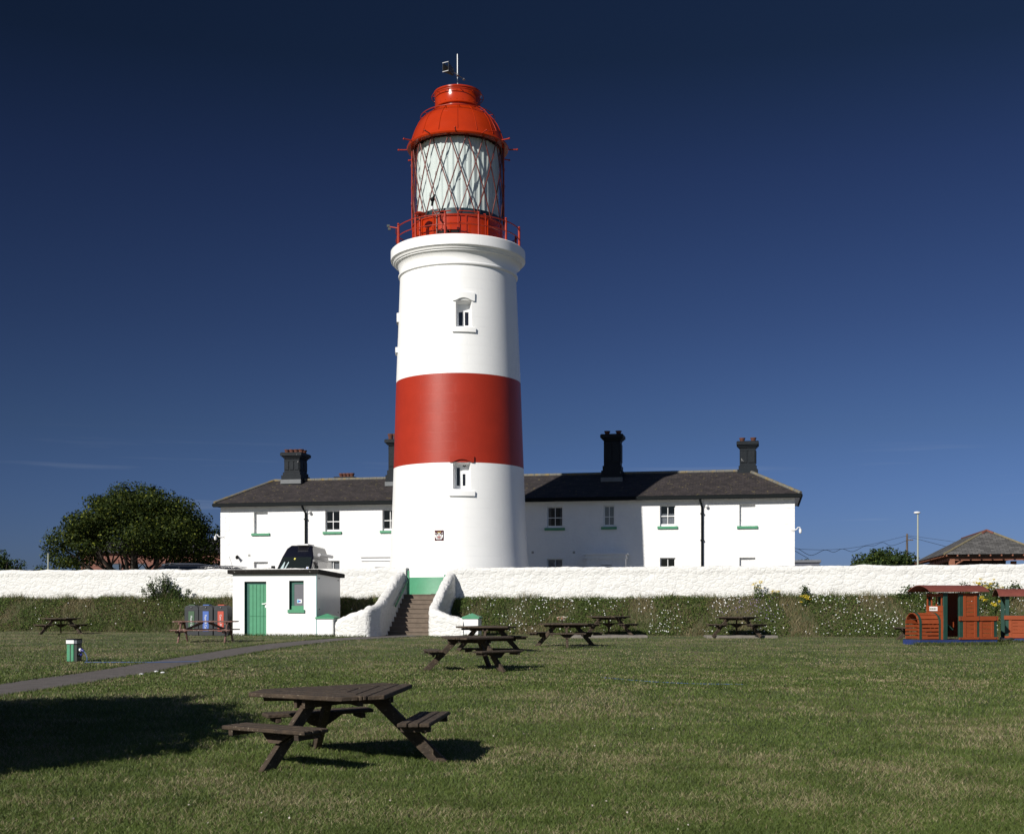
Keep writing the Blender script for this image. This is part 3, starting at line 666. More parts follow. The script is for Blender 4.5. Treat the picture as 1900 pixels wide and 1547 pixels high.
# diagonal lattice
zl0, zl1 = 18.95, 22.55; NB = 16; SP = 360/NB
for k in range(NB):
    for sg in (1, -1):
        m_ = MB(); pts = []
        for i in range(13):
            f = i/12; a = -8.7+SP*k+sg*1.5*SP*(1-f); z = zl0+(zl1-zl0)*f
            pts.append((2.075*math.sin(R(a)), -2.075*math.cos(R(a)), Z(z)))
        m_.tube(pts, 0.028, 6)
        if sg == 1:
            pts2 = [Vector(p)*0.0+Vector((p[0]*0.985, p[1]*0.985, p[2])) for p in pts]
        for i in (3, 6, 9):    # handholds
            if sg == -1:
                p = Vector(pts[i]); o_ = Vector((p.x, p.y, 0)).normalized()*0.09; up = (Vector(pts[i+1])-p).normalized()*0.14
                m_.tube([p, p+o_, p+o_+up, p+up], 0.010, 4)
        m_.build('glazing_bar', REDDARK, lh, smooth=60)
# dome
m_ = MB()
m_.lathe([(2.02, Z(22.52)), (2.20, Z(22.50)), (2.31, Z(22.50)), (2.345, Z(22.56)), (2.30, Z(22.66)), (2.22, Z(22.68)), (2.17, Z(22.80)), (2.11, Z(23.0)), (2.02, Z(23.26)), (1.90, Z(23.50)), (1.76, Z(23.70)), (1.58, Z(23.90)), (1.36, Z(24.08)), (1.16, Z(24.20)), (1.08, Z(24.24)), (0.98, Z(24.25)), (0.98, Z(24.38))], 96)
m_.build('dome', REDGLOSS, lh, smooth=35)
for k in range(16):
    m_ = MB(); a = R(-8.7+22.5*k+11); pp = [(2.225, 22.72), (2.12, 23.0), (2.03, 23.26), (1.91, 23.50), (1.77, 23.70), (1.59, 23.90), (1.37, 24.08), (1.17, 24.205)]
    m_.tube([(r*math.sin(a), -r*math.cos(a), Z(z)) for r, z in pp], 0.012, 4); m_.build('dome_seam', REDGLOSS, lh, smooth=60)
m_ = MB()
m_.lathe([(0.9, Z(24.36)), (1.05, Z(24.37)), (1.065, Z(24.40)), (1.045, Z(24.43)), (1.045, Z(24.95)), (1.06, Z(24.97)), (1.06, Z(25.02)), (1.10, Z(25.06)), (1.10, Z(25.12)), (1.02, Z(25.16)), (0.5, Z(25.20)), (0.12, Z(25.24)), (0.05, Z(25.24))], 72)
for k in range(24):
    a = R(15*k); 
    for z in (24.5, 24.9): m_.sphere((1.05*math.sin(a), -1.05*math.cos(a), Z(z)), 0.018, 6)
m_.build('ventilator', REDGLOSS, lh, smooth=35)
def ring(name, r, z, rad_in, n=12, tube=0.017, a0=0):
    m_ = MB(); m_.tube([(r*math.sin(2*math.pi*i/72), -r*math.cos(2*math.pi*i/72), Z(z)) for i in range(72)], tube, 6, closed=True)
    for k in range(n):
        a = R(a0+360/n*k); m_.tube([(rad_in*math.sin(a), -rad_in*math.cos(a), Z(z)), (r*math.sin(a), -r*math.cos(a), Z(z))], tube*.9, 5)
    m_.build(name, REDRAIL, lh, smooth=60)
ring('hand_ring', 1.19, 24.93, 1.04, 12, a0=10); ring('hand_ring', 1.71, 23.97, 1.5, 16, a0=5)
for k in range(12):
    m_ = MB(); a = R(30*k); m_.tube([(2.28*math.sin(a), -2.28*math.cos(a), Z(22.56)), (2.72*math.sin(a), -2.72*math.cos(a), Z(22.56))], 0.028, 7); m_.sphere((2.73*math.sin(a), -2.73*math.cos(a), Z(22.56)), 0.045, 8)
    m_.build('brim_spike', REDRAIL, lh, smooth=60)
# curved ladder rail on the dome
m_ = MB(); a = R(42)
m_.tube([(r*math.sin(R(b)), -r*math.cos(R(b)), Z(z)) for r, z, b in ((1.62, 24.05, 38), (1.86, 23.85, 42), (2.08, 23.5, 46), (2.25, 23.1, 49), (2.33, 22.85, 50), (2.30, 22.72, 38))], 0.02, 6)
m_.build('dome_ladder_rail', REDRAIL, lh, smooth=60)
# finial with wind vane
m_ = MB(); m_.tube([(0,0,Z(25.2)), (0,0,Z(25.62))], 0.06, 12); m_.tube([(0,0,Z(25.6)), (0,0,Z(26.0))], 0.032, 10); m_.tube([(0,0,Z(25.98)), (0,0,Z(26.95))], 0.042, 10); m_.sphere((0,0,Z(26.0)), 0.075, 12)
m_.build('finial_rod', METAL, lh, smooth=50)
m_ = MB(); ax = Vector((-0.50, -0.86, 0.0)).normalized()
pA = Vector((0,0,Z(26.0))); m_.tube([pA-ax*0.62, pA+ax*0.45], 0.018, 6); m_.sphere(pA-ax*0.55, 0.06, 10, sc=(1.2, .8, 1))
m_.build('vane_arm', METAL, lh, smooth=50)
m_ = MB(); sd_ = Vector((-ax.y, ax.x, 0))
for q in (-1, 1):
    b0 = pA+ax*0.36+sd_*0.02*q; b1 = pA+ax*1.02+sd_*0.15*q
    m_.add([b0+Vector((0,0,-.17)), b1+Vector((0,0,-.20)), b1+Vector((0,0,.20)), b0+Vector((0,0,.12)), b0+sd_*.006+Vector((0,0,-.17)), b1+sd_*.006+Vector((0,0,-.20)), b1+sd_*.006+Vector((0,0,.20)), b0+sd_*.006+Vector((0,0,.12))], [(0,1,2,3),(7,6,5,4),(0,4,5,1),(1,5,6,2),(2,6,7,3)])
m_.build('vane_tail', M('dull_metal', (0.10, 0.10, 0.09), 0.5, metal=0.5), lh)
for zz in (-.2, .2): m_ = MB(); m_.beam(pA+ax*1.02+sd_*0.16+Vector((0,0,zz)), pA+ax*1.02-sd_*0.16+Vector((0,0,zz)), 0.012, 0.03); m_.build('vane_edge', METAL, lh)
# equipment on the gallery
def gpt(azd, r, h): return Vector((r*math.sin(R(azd)), -r*math.cos(R(azd)), zd+h))
m_ = MB(); m_.tube([gpt(-37,2.66,0), gpt(-37,2.66,1.12)], 0.05, 10); m_.T = Matrix.Translation(gpt(-37,2.66,1.16)); m_.lathe([(0.02,-.05),(0.23,-.03),(0.25,0.0),(0.17,.06),(0.05,.10),(0.001,.10)], 20); m_.T = Matrix.Identity(4)
m_.build('mushroom_vent', REDRAIL, lh, smooth=40)
m_ = MB(); m_.tube([gpt(-18,2.66,0), gpt(-18,2.66,0.95), gpt(-23,2.66,1.28)], 0.045, 8); m_.build('instrument_arm', M('arm_dark_red', (0.12, 0.03, 0.02), 0.5), lh, smooth=50)
m_ = MB(); m_.tube([gpt(-23,2.66,1.25), gpt(-23,2.66,1.38)], 0.06, 10, 1); m_.tube([gpt(-23,2.66,1.38), gpt(-22.5,2.66,1.62)], 0.05, 10); m_.sphere(gpt(-22.5,2.66,1.68), 0.10, 12); m_.tube([gpt(-22,2.66,1.7), gpt(-20.5,2.66,1.9)], [0.06,0.03], 8)
m_.build('instrument', [BLACKP, TRIMW], lh, smooth=50)
m_ = MB(); m_.tube([gpt(-72,2.84,0.9), gpt(-76,3.15,1.0)], 0.03, 8); m_.box(-0.08,0.05,-0.05,0.05,0.0,0.10,1,at=gpt(-77,3.2,1.0)); m_.box(-0.06,0.06,-0.05,0.05,-0.13,-0.03,1,at=gpt(-77,3.17,1.0))
m_.build('gallery_camera', [REDRAIL, M('instrument_grey', (0.04, 0.05, 0.05), 0.6)], lh, smooth=50)
m_ = MB()
for az, r, w, h in ((-12, 2.5, .26, .30), (-1, 2.45, .2, .34)): 
    m_.T = Matrix.Rotation(R(az), 4, 'Z') @ Matrix.Translation((0,-r,zd)); m_.box(-w,w,-.12,.12,.06,h)
m_.T = Matrix.Identity(4); m_.build('equipment_box', BLACKP, lh, bevel=0.03)
m_ = MB()
for az in (-28, 2.5, 36):
    m_.T = Matrix.Rotation(R(az), 4, 'Z'); m_.tube([(0,-2.2,zd), (0,-2.2,zd+1.25)], 0.02, 6); m_.tube([(0,-2.2,zd+1.25),(0,-2.06,zd+1.28)], 0.02, 6)
m_.T = Matrix.Identity(4); m_.build('ladder_bracket', REDRAIL, lh, smooth=50)
m_ = MB()
for a0_ in (-29, 2.5):
    m_.tube([(2.2*math.sin(R(a0_+i*2.6)), -2.2*math.cos(R(a0_+i*2.6)), zd+1.27) for i in range(10)], 0.022, 6)
m_.build('lantern_rail', REDRAIL, lh, smooth=50)
# vertical ladder at the left and right edge of the lantern
for az in (-83, 86):
    m_ = MB()
    for q in (-3.2, 3.2): m_.tube([(2.12*math.sin(R(az+q)), -2.12*math.cos(R(az+q)), Z(18.9)+i*0.6) for i in range(7)], 0.02, 6)
    for i in range(12): m_.tube([(2.12*math.sin(R(az-3.2)), -2.12*math.cos(R(az-3.2)), Z(19.0)+i*.3), (2.12*math.sin(R(az+3.2)), -2.12*math.cos(R(az+3.2)), Z(19.0)+i*.3)], 0.013, 5)
    m_.build('lantern_ladder', REDRAIL, lh, smooth=50)

# ------------------------------------------------------------------ keepers' house
DH = 14.95
def hs(px): return sp(px, DH)
def hz(px, py): return zp(px, py, DH)-UG
house = thing('house', 'long two-storey white house with slate roof and black chimneys behind the lighthouse', 'house', HF(0, DH, UG), -AL)
sL, sR = hs(409.5), hs(1474.3)
zeave = zp(1474, 921.5, DH)-UG   # wall top above the upper ground
GRNS = GREENP
upper = [  # px0, px1, py top, py bottom, kind
    (471, 497, 949.5, 989, 'blind'), (603.5, 630, 947, 986, 'sash'), (709.5, 736, 945, 984, 'sash'), (1015, 1044, 940, 979, 'sash'), (1120, 1140, 938, 977, 'narrow'), (1224.5, 1253, 937, 976, 'lace'), (1372, 1401.5, 935, 975.5, 'blind')]
lower = [(471, 497, 1042, 1095, 'blind'), (604, 630, 1040, 1093, 'net'), (1015, 1044, 1036.5, 1090, 'net'), (1224.5, 1253, 1034.5, 1088, 'sash'), (1372, 1401.5, 1034, 1087, 'blind')]
holes = []; wl = []
for L_ in (upper, lower):
    for (a, b, t_, bt, kd) in L_:
        s0, s1 = hs(a), hs(b); c = (a+b)/2; z1 = hz(c, t_); z0 = max(0.75, hz(c, bt)); holes.append((s0, s1, z0, z1, kd == 'blind')); wl.append((s0, s1, z0, z1, kd, L_ is upper))
mb = MB(); holes_wall(mb, sL, sR, 0, zeave, holes, 0, 0.19, 0, 0, back=0)
DD = 6.1
mb.add([(sR,0,0),(sR,DD,0),(sR,DD,zeave),(sR,0,zeave)], [(0,1,2,3)], 0, [[(0,0),(DD,0),(DD,zeave),(0,zeave)]])
mb.add([(sL,DD,0),(sL,0,0),(sL,0,zeave),(sL,DD,zeave)], [(0,1,2,3)], 0, [[(0,0),(DD,0),(DD,zeave),(0,zeave)]])
mb.add([(sR,DD,0),(sL,DD,0),(sL,DD,zeave),(sR,DD,zeave)], [(0,1,2,3)], 0, [[(0,0),(30,0),(30,zeave),(0,zeave)]])
mb.build('wall', HOUSEW, house)
for sx, sg in ((sL, 1), (sR, -1)):     # quoins, alternately long and short
    mb = MB()
    for i in range(12):
        w = 0.52 if i % 2 else 0.28; z = 0.05+i*0.41
        xs = sorted((sx-sg*0.012, sx+sg*w)); mb.box(xs[0], xs[1], -0.012, 0.05, z, z+0.40)
    mb.build('quoins', HOUSEW, house, bevel=0.006)
for (s0, s1, z0, z1, kd, up) in wl:
    wd = thing('window', None, None); wd.parent = house
    if kd != 'blind':
        f = 0.05; y0 = 0.14; mz = (z0+z1)/2-0.02; mx_ = (s0+s1)/2; bf = 0.12
        m_ = MB(); holes_wall(m_, s0+.002, s1-.002, z0+.002, z1-.002, [(s0+f, mx_-.016, z0+bf, mz-.02), (mx_+.016, s1-f, z0+bf, mz-.02), (s0+f, mx_-.016, mz+.02, z1-f), (mx_+.016, s1-f, mz+.02, z1-f)], y0, 0.045)
        m_.build('frame', TRIMW, wd)
        m_ = MB(); m_.add([(s0, y0+.03, z0), (s1, y0+.03, z0), (s1, y0+.03, z1), (s0, y0+.03, z1)], [(0,1,2,3)]); m_.build('pane', GLASS, wd)
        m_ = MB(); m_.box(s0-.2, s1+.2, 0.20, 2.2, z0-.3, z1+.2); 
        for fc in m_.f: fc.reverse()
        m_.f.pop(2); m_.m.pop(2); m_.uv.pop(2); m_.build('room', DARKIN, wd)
        if kd in ('lace', 'net', 'narrow') or (up and s0 > hs(1000) and s0 < hs(1100)):
            m_ = MB(); n = 40; ctop = {'lace': mz+.12, 'net': z1-.02, 'narrow': z1-.05}.get(kd, z1-.05); vs = []
            gaps = kd not in ('lace', 'net')
            for i in range(n+1):
                x = s0+(s1-s0)*i/n; y = y0+.09+.012*math.sin(i*1.9); j = (0.05*math.sin(i*2.6) if kd == 'lace' else 0); vs += [(x, y, z0), (x, y, ctop+j)]
            m_.add(vs, [(2*i, 2*i+2, 2*i+3, 2*i+1) for i in range(n) if not gaps or i < 9 or i > n-10 or kd == 'narrow'])
            m_.build('curtain', LACE if kd != 'sash' else M('grey_curtain', (0.25, 0.25, 0.24), 0.9), wd)
    if up:
        m_ = MB(); m_.box(s0-.13, s1+.13, -.09, 0.185, z0-.14, z0-.002); m_.build('sill', GRNS, wd, bevel=0.01)
    m_ = MB(); m_.box(s0, s1, -0.006, 0.128, z1-.001, z1+.02); 
# roof
DE = DH-0.36; zE = zp(1486, 915, DE)-UG
rL, rR = sp(397, DE), sp(1486, DE); yE = -0.36; yR = yE+3.4; yB = yE+6.8
gL, gR = sp(509, DH+yR), sp(1388, DH+yR); zR = zp(1388, 873.5, DH+yR)-UG
mb = MB()
def roofface(pts, horiz, m=0):
    pts = [Vector(p) for p in pts]; h = Vector(horiz).normalized(); n = (pts[1]-pts[0]).cross(pts[2]-pts[0]).normalized(); u = n.cross(h)
    mb.add(pts, [tuple(range(len(pts)))], m, [[((p-pts[0]).dot(h), (p-pts[0]).dot(u)) for p in pts]])
roofface([(rL,yE,zE),(rR,yE,zE),(gR,yR,zR),(gL,yR,zR)], (1,0,0)); roofface([(rR,yE,zE),(rR,yB,zE),(gR,yR,zR)], (0,1,0))
roofface([(rR,yB,zE),(rL,yB,zE),(gL,yR,zR),(gR,yR,zR)], (-1,0,0)); roofface([(rL,yB,zE),(rL,yE,zE),(gL,yR,zR)], (0,-1,0))
roof = mb.build('roof', SLATE, house)
m_ = MB()   # soffit board and fascia
m_.box(rL+.02, rR-.02, yE+.02, yB-.02, zeave+.001, zeave+.04, 0); m_.box(rL+.03, rR-.03, yE+.03, yE+.06, zeave+.04, zE-.02, 0)
m_.build('soffit', TRIMW, house)
m_ = MB(); m_.box(rL-.03, rR+.03, yE-.12, yE+.01, zE-.22, zE-.015); m_.box(rR-.01, rR+.09, yE-.09, yB, zE-.17, zE-.03); m_.box(rL-.09, rL+.01, yE-.09, yB, zE-.17, zE-.03)
m_.build('gutter', BLACKP, house, bevel=0.02)
m_ = MB(); x = rL+.5
while x < rR: m_.beam((x, yE-.03, zE-.17), (x, 0.0, zeave-.0), 0.03, 0.02); x += 0.95
m_.build('gutter_brackets', BLACKP, house)
def ridge_strip(p, q, name='ridge_tiles'):
    m_ = MB(); p, q = Vector(p), Vector(q); n = max(2, int((q-p).length/0.42)); 
    for i in range(n):
        a = p.lerp(q, i/n); b = p.lerp(q, (i+0.97)/n); m_.tube([a, b], 0.095, 10)
    return m_.build(name, RIDGE, house, smooth=50)
up_ = Vector((0,0,.0)); ridge_strip((gL,yR,zR),(gR,yR,zR)); ridge_strip((gR,yR,zR),(rR,yE,zE+.02),'hip_tiles'); ridge_strip((gL,yR,zR),(rL,yE,zE+.02),'hip_tiles')
ridge_strip((gR,yR,zR),(rR,yB,zE+.02),'hip_tiles'); ridge_strip((gL,yR,zR),(rL,yB,zE+.02),'hip_tiles')
# chimneys
def chimney(px0, px1, py_cap, py_base, dd, depth, npots, pots=(0.26, 0.26), panel=1, name='chimney'):
    """px0..px1 = cap width in the photo, dd = local y of its front"""
    d = DH+dd; s0, s1 = sp(px0, d), sp(px1, d); cx_ = (s0+s1)/2; w = (s1-s0); zt = zp((px0+px1)/2, py_cap, d)-UG; zb = zp((px0+px1)/2, py_base, d)-UG-0.35
    ch = thing(name, None, None); ch.parent = house
    m_ = MB(); bw = w*0.36; e = w/2-bw; H = zt-zb-0.35
    y0, y1 = dd+e, dd+depth-e
    m_.box(cx_-bw*1.28, cx_+bw*1.28, y0-bw*.28, y1+bw*.28, zb, zb+0.35+H*0.16); m_.box(cx_-bw*1.13, cx_+bw*1.13, y0-bw*.13, y1+bw*.13, zb, zb+0.35+H*0.27)
    m_.box(cx_-bw, cx_+bw, y0, y1, zb, zt-.3)
    k = 5; prs = [(0.0, zt-.42, zt-.34), (0.25, zt-.34, zt-.27), (0.62, zt-.27, zt-.20), (1.0, zt-.20, zt-.03), (0.8, zt-.03, zt)]
    for f, a, b in prs: m_.box(cx_-bw-e*f, cx_+bw+e*f, y0-e*f, y1+e*f, a, b)
    # raised panels leave vertical grooves
    cols = 3 if panel == 2 else 2; gap = 0.07
    tot = 2*bw-0.10; cw = (tot-gap*(cols-1))/cols
    zz0, zz1 = zb+0.35+H*0.36, zt-.52
    for i in range(cols): x = cx_-bw+.05+i*(cw+gap); m_.box(x, x+cw, y0-.035, y0+.01, zz0, zz1)
    td = (y1-y0)-.10; cd = (td-gap)/2
    for i in range(2): y = y0+.05+i*(cd+gap); m_.box(cx_+bw-.01, cx_+bw+.035, y, y+cd, zz0, zz1)
    m_.box(cx_-bw-.0, cx_+bw+.0, y0-.03, y0+.01, zz1, zz1+.08)
    m_.build('stack', CHBLK, ch, bevel=0.008)
    m_ = MB(); m_.box(cx_-bw*1.32, cx_+bw*1.32, y0-bw*.28-.06, y0, zb+.10, zb+.34); m_.build('flashing', LEAD, ch)
    for i in range(npots):
        x = cx_-w*0.5+w*(i % 2+.5)/2*1.0 if npots <= 2 else cx_-w*.33+w*.66*(i % 4)/3; yy = (y0+y1)/2 if npots <= 2 else y0+(y1-y0)*(0.3+0.4*(i//4))
        m_ = MB(); m_.lathe([(0.13, 0), (0.13, pots[0]*.6), (0.17, pots[0]*.8), (0.17, pots[0]), (0.12, pots[0]), (0.11, pots[0]*.3)], 14, at=(x, yy, zt-.01)); m_.build('pot', POT, ch, smooth=40)
    return ch
chimney(519.5, 559, 838.5, 889, 2.3, 1.6, 8, (0.22, 0), panel=2)
chimney(713, 755, 814, 893, 1.7, 1.4, 4, (0.36, 0))
chimney(1113.5, 1156, 804.5, 885, 1.75, 1.25, 2, (0.24, 0))
chimney(1366.5, 1408, 817.5, 880, 2.7, 1.2, 2, (0.24, 0))
# the low stack beyond the ridge
d = DH+6.0; s0, s1 = sp(619, d), sp(656, d); zt = zp(637, 884, d)-UG
ch = thing('chimney', None, None); ch.parent = house
m_ = MB(); m_.box(s0+.1, s1-.1, 6.1, 7.0, 4.6, zt-.15); m_.box(s0, s1, 6.0, 7.1, zt-.15, zt); m_.build('stack', CHBLK, ch)
for i in range(4): m_ = MB(); m_.lathe([(0.11,0),(0.12,.14),(0.16,.18),(0.16,.26),(0.1,.26)], 12, at=(s0+.33+i*(s1-s0-.6)/3, 6.5, zt-.01)); m_.build('pot', POT, ch, smooth=40)
# downpipes, vents, alarm lights, cameras
for px, kk in ((567, 0), (1301.5, 1)):
    x = hs(px); m_ = MB()
    m_.tube([(x-.05, yE-.03, zE-.15), (x-.05, yE-.03, zE-.28), (x+.04, -.09, zE-.62), (x+.04, -.09, 0.0)], 0.062, 10); 
    for z in (1.0, 2.9, 4.3): m_.box(x-.05, x+.13, -.15, 0.0, z, z+.07)
    m_.build('downpipe', BLACKP, house, smooth=50)
    m_ = MB(); m_.sphere((x+.28, -.14, zE-.58), 0.085, 12); m_.box(x+.22, x+.34, -.07, 0.0, zE-.6, zE-.5); m_.build('wall_light', CAMW, house, smooth=50)
for px, py in ((462.5, 1030), (988.5, 1024.5), (1065, 1024.5)):
    x = hs(px); z = hz(px, py); m_ = MB(); m_.box(x-.09, x+.09, -.012, 0.01, z-.09, z+.09); m_.box(x-.065, x+.065, -.016, 0.0, z-.065, z+.065, 1)
    m_.build('air_vent', [TRIMW, M('vent_grille', (0.30, 0.30, 0.29), 0.8)], house)
x = hs(442); z = hz(442, 1033); m_ = MB(); m_.tube([(x-.05, 0, z+.06), (x, -.22, z), (x+.07, -.3, z-.07)], [.05, .07, .09], 8); m_.build('wall_lamp', BLACKP, house, smooth=50)
for sx, sg, zz in ((sL, -1, hz(405, 996)), (sR, 1, hz(1480, 983))):
    m_ = MB(); m_.tube([(sx-sg*.2, -.02, zz-.0), (sx, -.05, zz), (sx+sg*.10, -.08, zz+.03), (sx+sg*.17, -.08, zz+.13), (sx+sg*.26, -.08, zz+.13), (sx+sg*.29, -.08, zz+.02)], 0.03, 7)
    m_.box(sx-sg*.14-.08, sx-sg*.14+.08, -.02, 0.0, zz-.12, zz+.12); m_.tube([(sx+sg*.29, -.08, zz+.04), (sx+sg*.29, -.08, zz-.09)], 0.075, 10); m_.sphere((sx+sg*.29, -.08, zz-.12), 0.07, 10)
    m_.build('security_camera', CAMW, house, smooth=50)
# porches
def porch(px0, px1, pyt, dep):
    po = thing('porch', None, None); po.parent = house
    a, b = sp(px0, DH-dep), sp(px1, DH-dep); zt = zp((px0+px1)/2, pyt, DH-dep)-UG
    m_ = MB(); dm = (a+b)/2; holes_wall(m_, a, b, 0, zt-.28, [(dm-.26, dm+.32, 0.02, zt-.62, False)], -dep, 0.1, 0); m_.add([(b,-dep,0),(b,0,0),(b,0,zt-.28),(b,-dep,zt-.28)], [(0,1,2,3)]); m_.add([(a,0,0),(a,-dep,0),(a,-dep,zt-.28),(a,0,zt-.28)], [(0,1,2,3)])
    m_.build('wall', HOUSEW, po)
    m_ = MB(); m_.box(a-.06, b+.06, -dep-.06, 0, zt-.28, zt-.20); m_.box(a-.03, b+.03, -dep-.03, 0, zt-.20, zt-.08); m_.box(a-.12, b+.12, -dep-.12, 0, zt-.08, zt); m_.build('cornice', TRIMW, po, bevel=0.008)
    m_ = MB(); m_.box(dm-.24, dm+.30, -dep+.06, -dep+.08, 0.02, zt-.64); m_.build('door_light', M('porch_dark_glass', (0.02, 0.022, 0.025), 0.15), po)
    m_ = MB(); m_.box(dm-.26, dm+.32, -dep+.03, -dep+.06, zt-.72, zt-.66); m_.box(dm+.015, dm+.045, -dep+.03, -dep+.06, 0.02, zt-.72); m_.build('door_frame', TRIMW, po)
porch(1088, 1160, 1026, 0.9); porch(671, 737, 1031, 0.5)

# ------------------------------------------------------------------ small hut
ye_ = -1.78
hut = thing('hut', 'small flat-roofed white hut with green door and window against the wall', 'hut'); in_house_frame(hut)
h0, h1 = sp(432, HD), sp(587, HD); zb = 0.30; zt = zp(587, 1064, HD); zt2 = zt-0.12
door = (sp(453.5, HD), sp(494, HD), gz(0,51)-.02, zp(474, 1078.5, HD)); win = (sp(536.5, HD), sp(563.5, HD), zp(550, 1130.5, HD), zp(550, 1077, HD))
m_ = MB(); holes_wall(m_, h0, h1, zb, zt, [door, win], HD, 0.17, 0, 1)
ye = ye_
m_.add([(h1,HD,zb),(h1,ye,zb),(h1,ye,zt2),(h1,HD,zt)], [(0,1,2,3)]); m_.add([(h0,ye,zb),(h0,HD,zb),(h0,HD,zt),(h0,ye,zt2)], [(0,1,2,3)])
m_.add([(h0,ye,zb),(h1,ye,zb),(h1,ye,zt2),(h0,ye,zt2)], [(3,2,1,0)])
m_.build('wall', [HUTW, GREEND], hut)
m_ = MB(); m_.add([(h1+.012,HD+.01,zb),(h1+.012,ye,zb),(h1+.012,ye,zt2-.0),(h1+.012,HD+.01,zt)], [(0,1,2,3)]); m_.add([(h1,HD+.01,zb),(h1+.012,HD+.01,zb),(h1+.012,HD+.01,zt),(h1,HD+.01,zt)], [(0,1,2,3)])
for yy, zz in ((HD+.25, zt-.18), (HD+2.5, zt2-.1), (HD+.3, 1.5), (HD+2.5, 1.35)): m_.sphere((h1+.014, yy, zz), 0.028, 8, 1)
m_.build('side_panel', [PANELW, BOLT], hut)
m_ = MB(); e = 0.17
vs = [(h0-e, HD-.16, zt+.005), (h1+e, HD-.16, zt+.005), (h1+e, ye+.15, zt2+.005), (h0-e, ye+.15, zt2+.005)]
vs += [(x, y, z+.17) for x, y, z in vs]; m_.add(vs, [(3,2,1,0),(4,5,6,7),(0,1,5,4),(1,2,6,5),(2,3,7,6),(3,0,4,7)]); m_.build('roof', FELT, hut, bevel=0.02)
m_ = MB(); n = 5; w = (door[1]-door[0])
m_.box(door[0]+.16, door[1], HD+.14, HD+.16, door[2], door[3]-.12)
for i in range(n):
    x = door[0]+.16+(w-.16)*i/n
    for (a, b) in ((door[2]+.02, door[2]+.78), (door[2]+.79, door[3]-.12)): m_.box(x+.006, x+(w-.16)/n-.006, HD+.118, HD+.14, a, b)
dr = m_.build('door', GREENP, hut, bevel=0.004)
m_ = MB(); m_.box(door[0]+.0, door[0]+.16, HD+.13, HD+.165, door[2], door[3]); m_.box(door[0]+.16, door[1], HD+.125, HD+.165, door[3]-.12, door[3]); m_.build('door_frame', GREEND, hut)
m_ = MB(); hx = door[1]-.09; hzz = zp(492, 1122, HD); m_.box(hx-.0, hx+.07, HD+.09, HD+.118, hzz-.11, hzz+.09); m_.tube([(hx+.03, HD+.10, hzz+.05), (hx+.03, HD+.04, hzz+.05), (hx-.11, HD+.04, hzz+.04)], 0.014, 6); m_.build('handle', M('white_handle', (0.75,0.75,0.75), 0.3), dr)
wn_ = thing('window', None, None); wn_.parent = hut
m_ = MB(); m_.box(win[0]+.165, win[1], HD+.12, HD+.165, win[2], win[2]+.15); m_.box(win[0], win[0]+.165, HD+.13, HD+.165, win[2], win[3]); m_.box(win[0]+.165, win[1], HD+.12, HD+.165, win[3]-.13, win[3]); m_.build('frame', GREEND, wn_)
m_ = MB(); m_.box(win[0]+.165, win[1], HD+.135, HD+.145, win[2]+.15, win[3]-.13); m_.build('pane', M('grey_blind', (0.12, 0.12, 0.14), 0.6, 0.15, 12), wn_)
m_ = MB(); m_.box(win[0]-.05, win[1]+.05, HD-.06, HD+.02, win[2]-.13, win[2]-.0); m_.box(win[0]+.10, win[1]-.003, HD+.0, HD+.118, win[2]-.01, win[2]+.15); m_.build('sill', GREENP, wn_, bevel=0.01)
m_ = MB(); cxn, czn = sp(553.5, HD), zp(553, 1115, HD); m_.box(cxn-.10, cxn+.10, HD+.125, HD+.134, czn-.075, czn+.075); m_.box(cxn-.09, cxn-.03, HD+.121, HD+.125, czn-.06, czn+.06, 1)
m_.box(cxn-.045, cxn+.05, HD+.118, HD+.122, czn-.03, czn+.03, 2); m_.build('notice', [PAPER, M('notice_cyan', (0.1, 0.45, 0.65), 0.5), M('notice_blue', (0.05, 0.05, 0.4), 0.5)], hut)
m_ = MB(); m_.beam((h1+.004, HD+.0, zb), (h1+.004, HD+.0, zt), 0.02, 0.02, up=(0,1,0)); m_.build('corner_trim', M('teal_trim', (0.1, 0.3, 0.32), 0.5), hut)

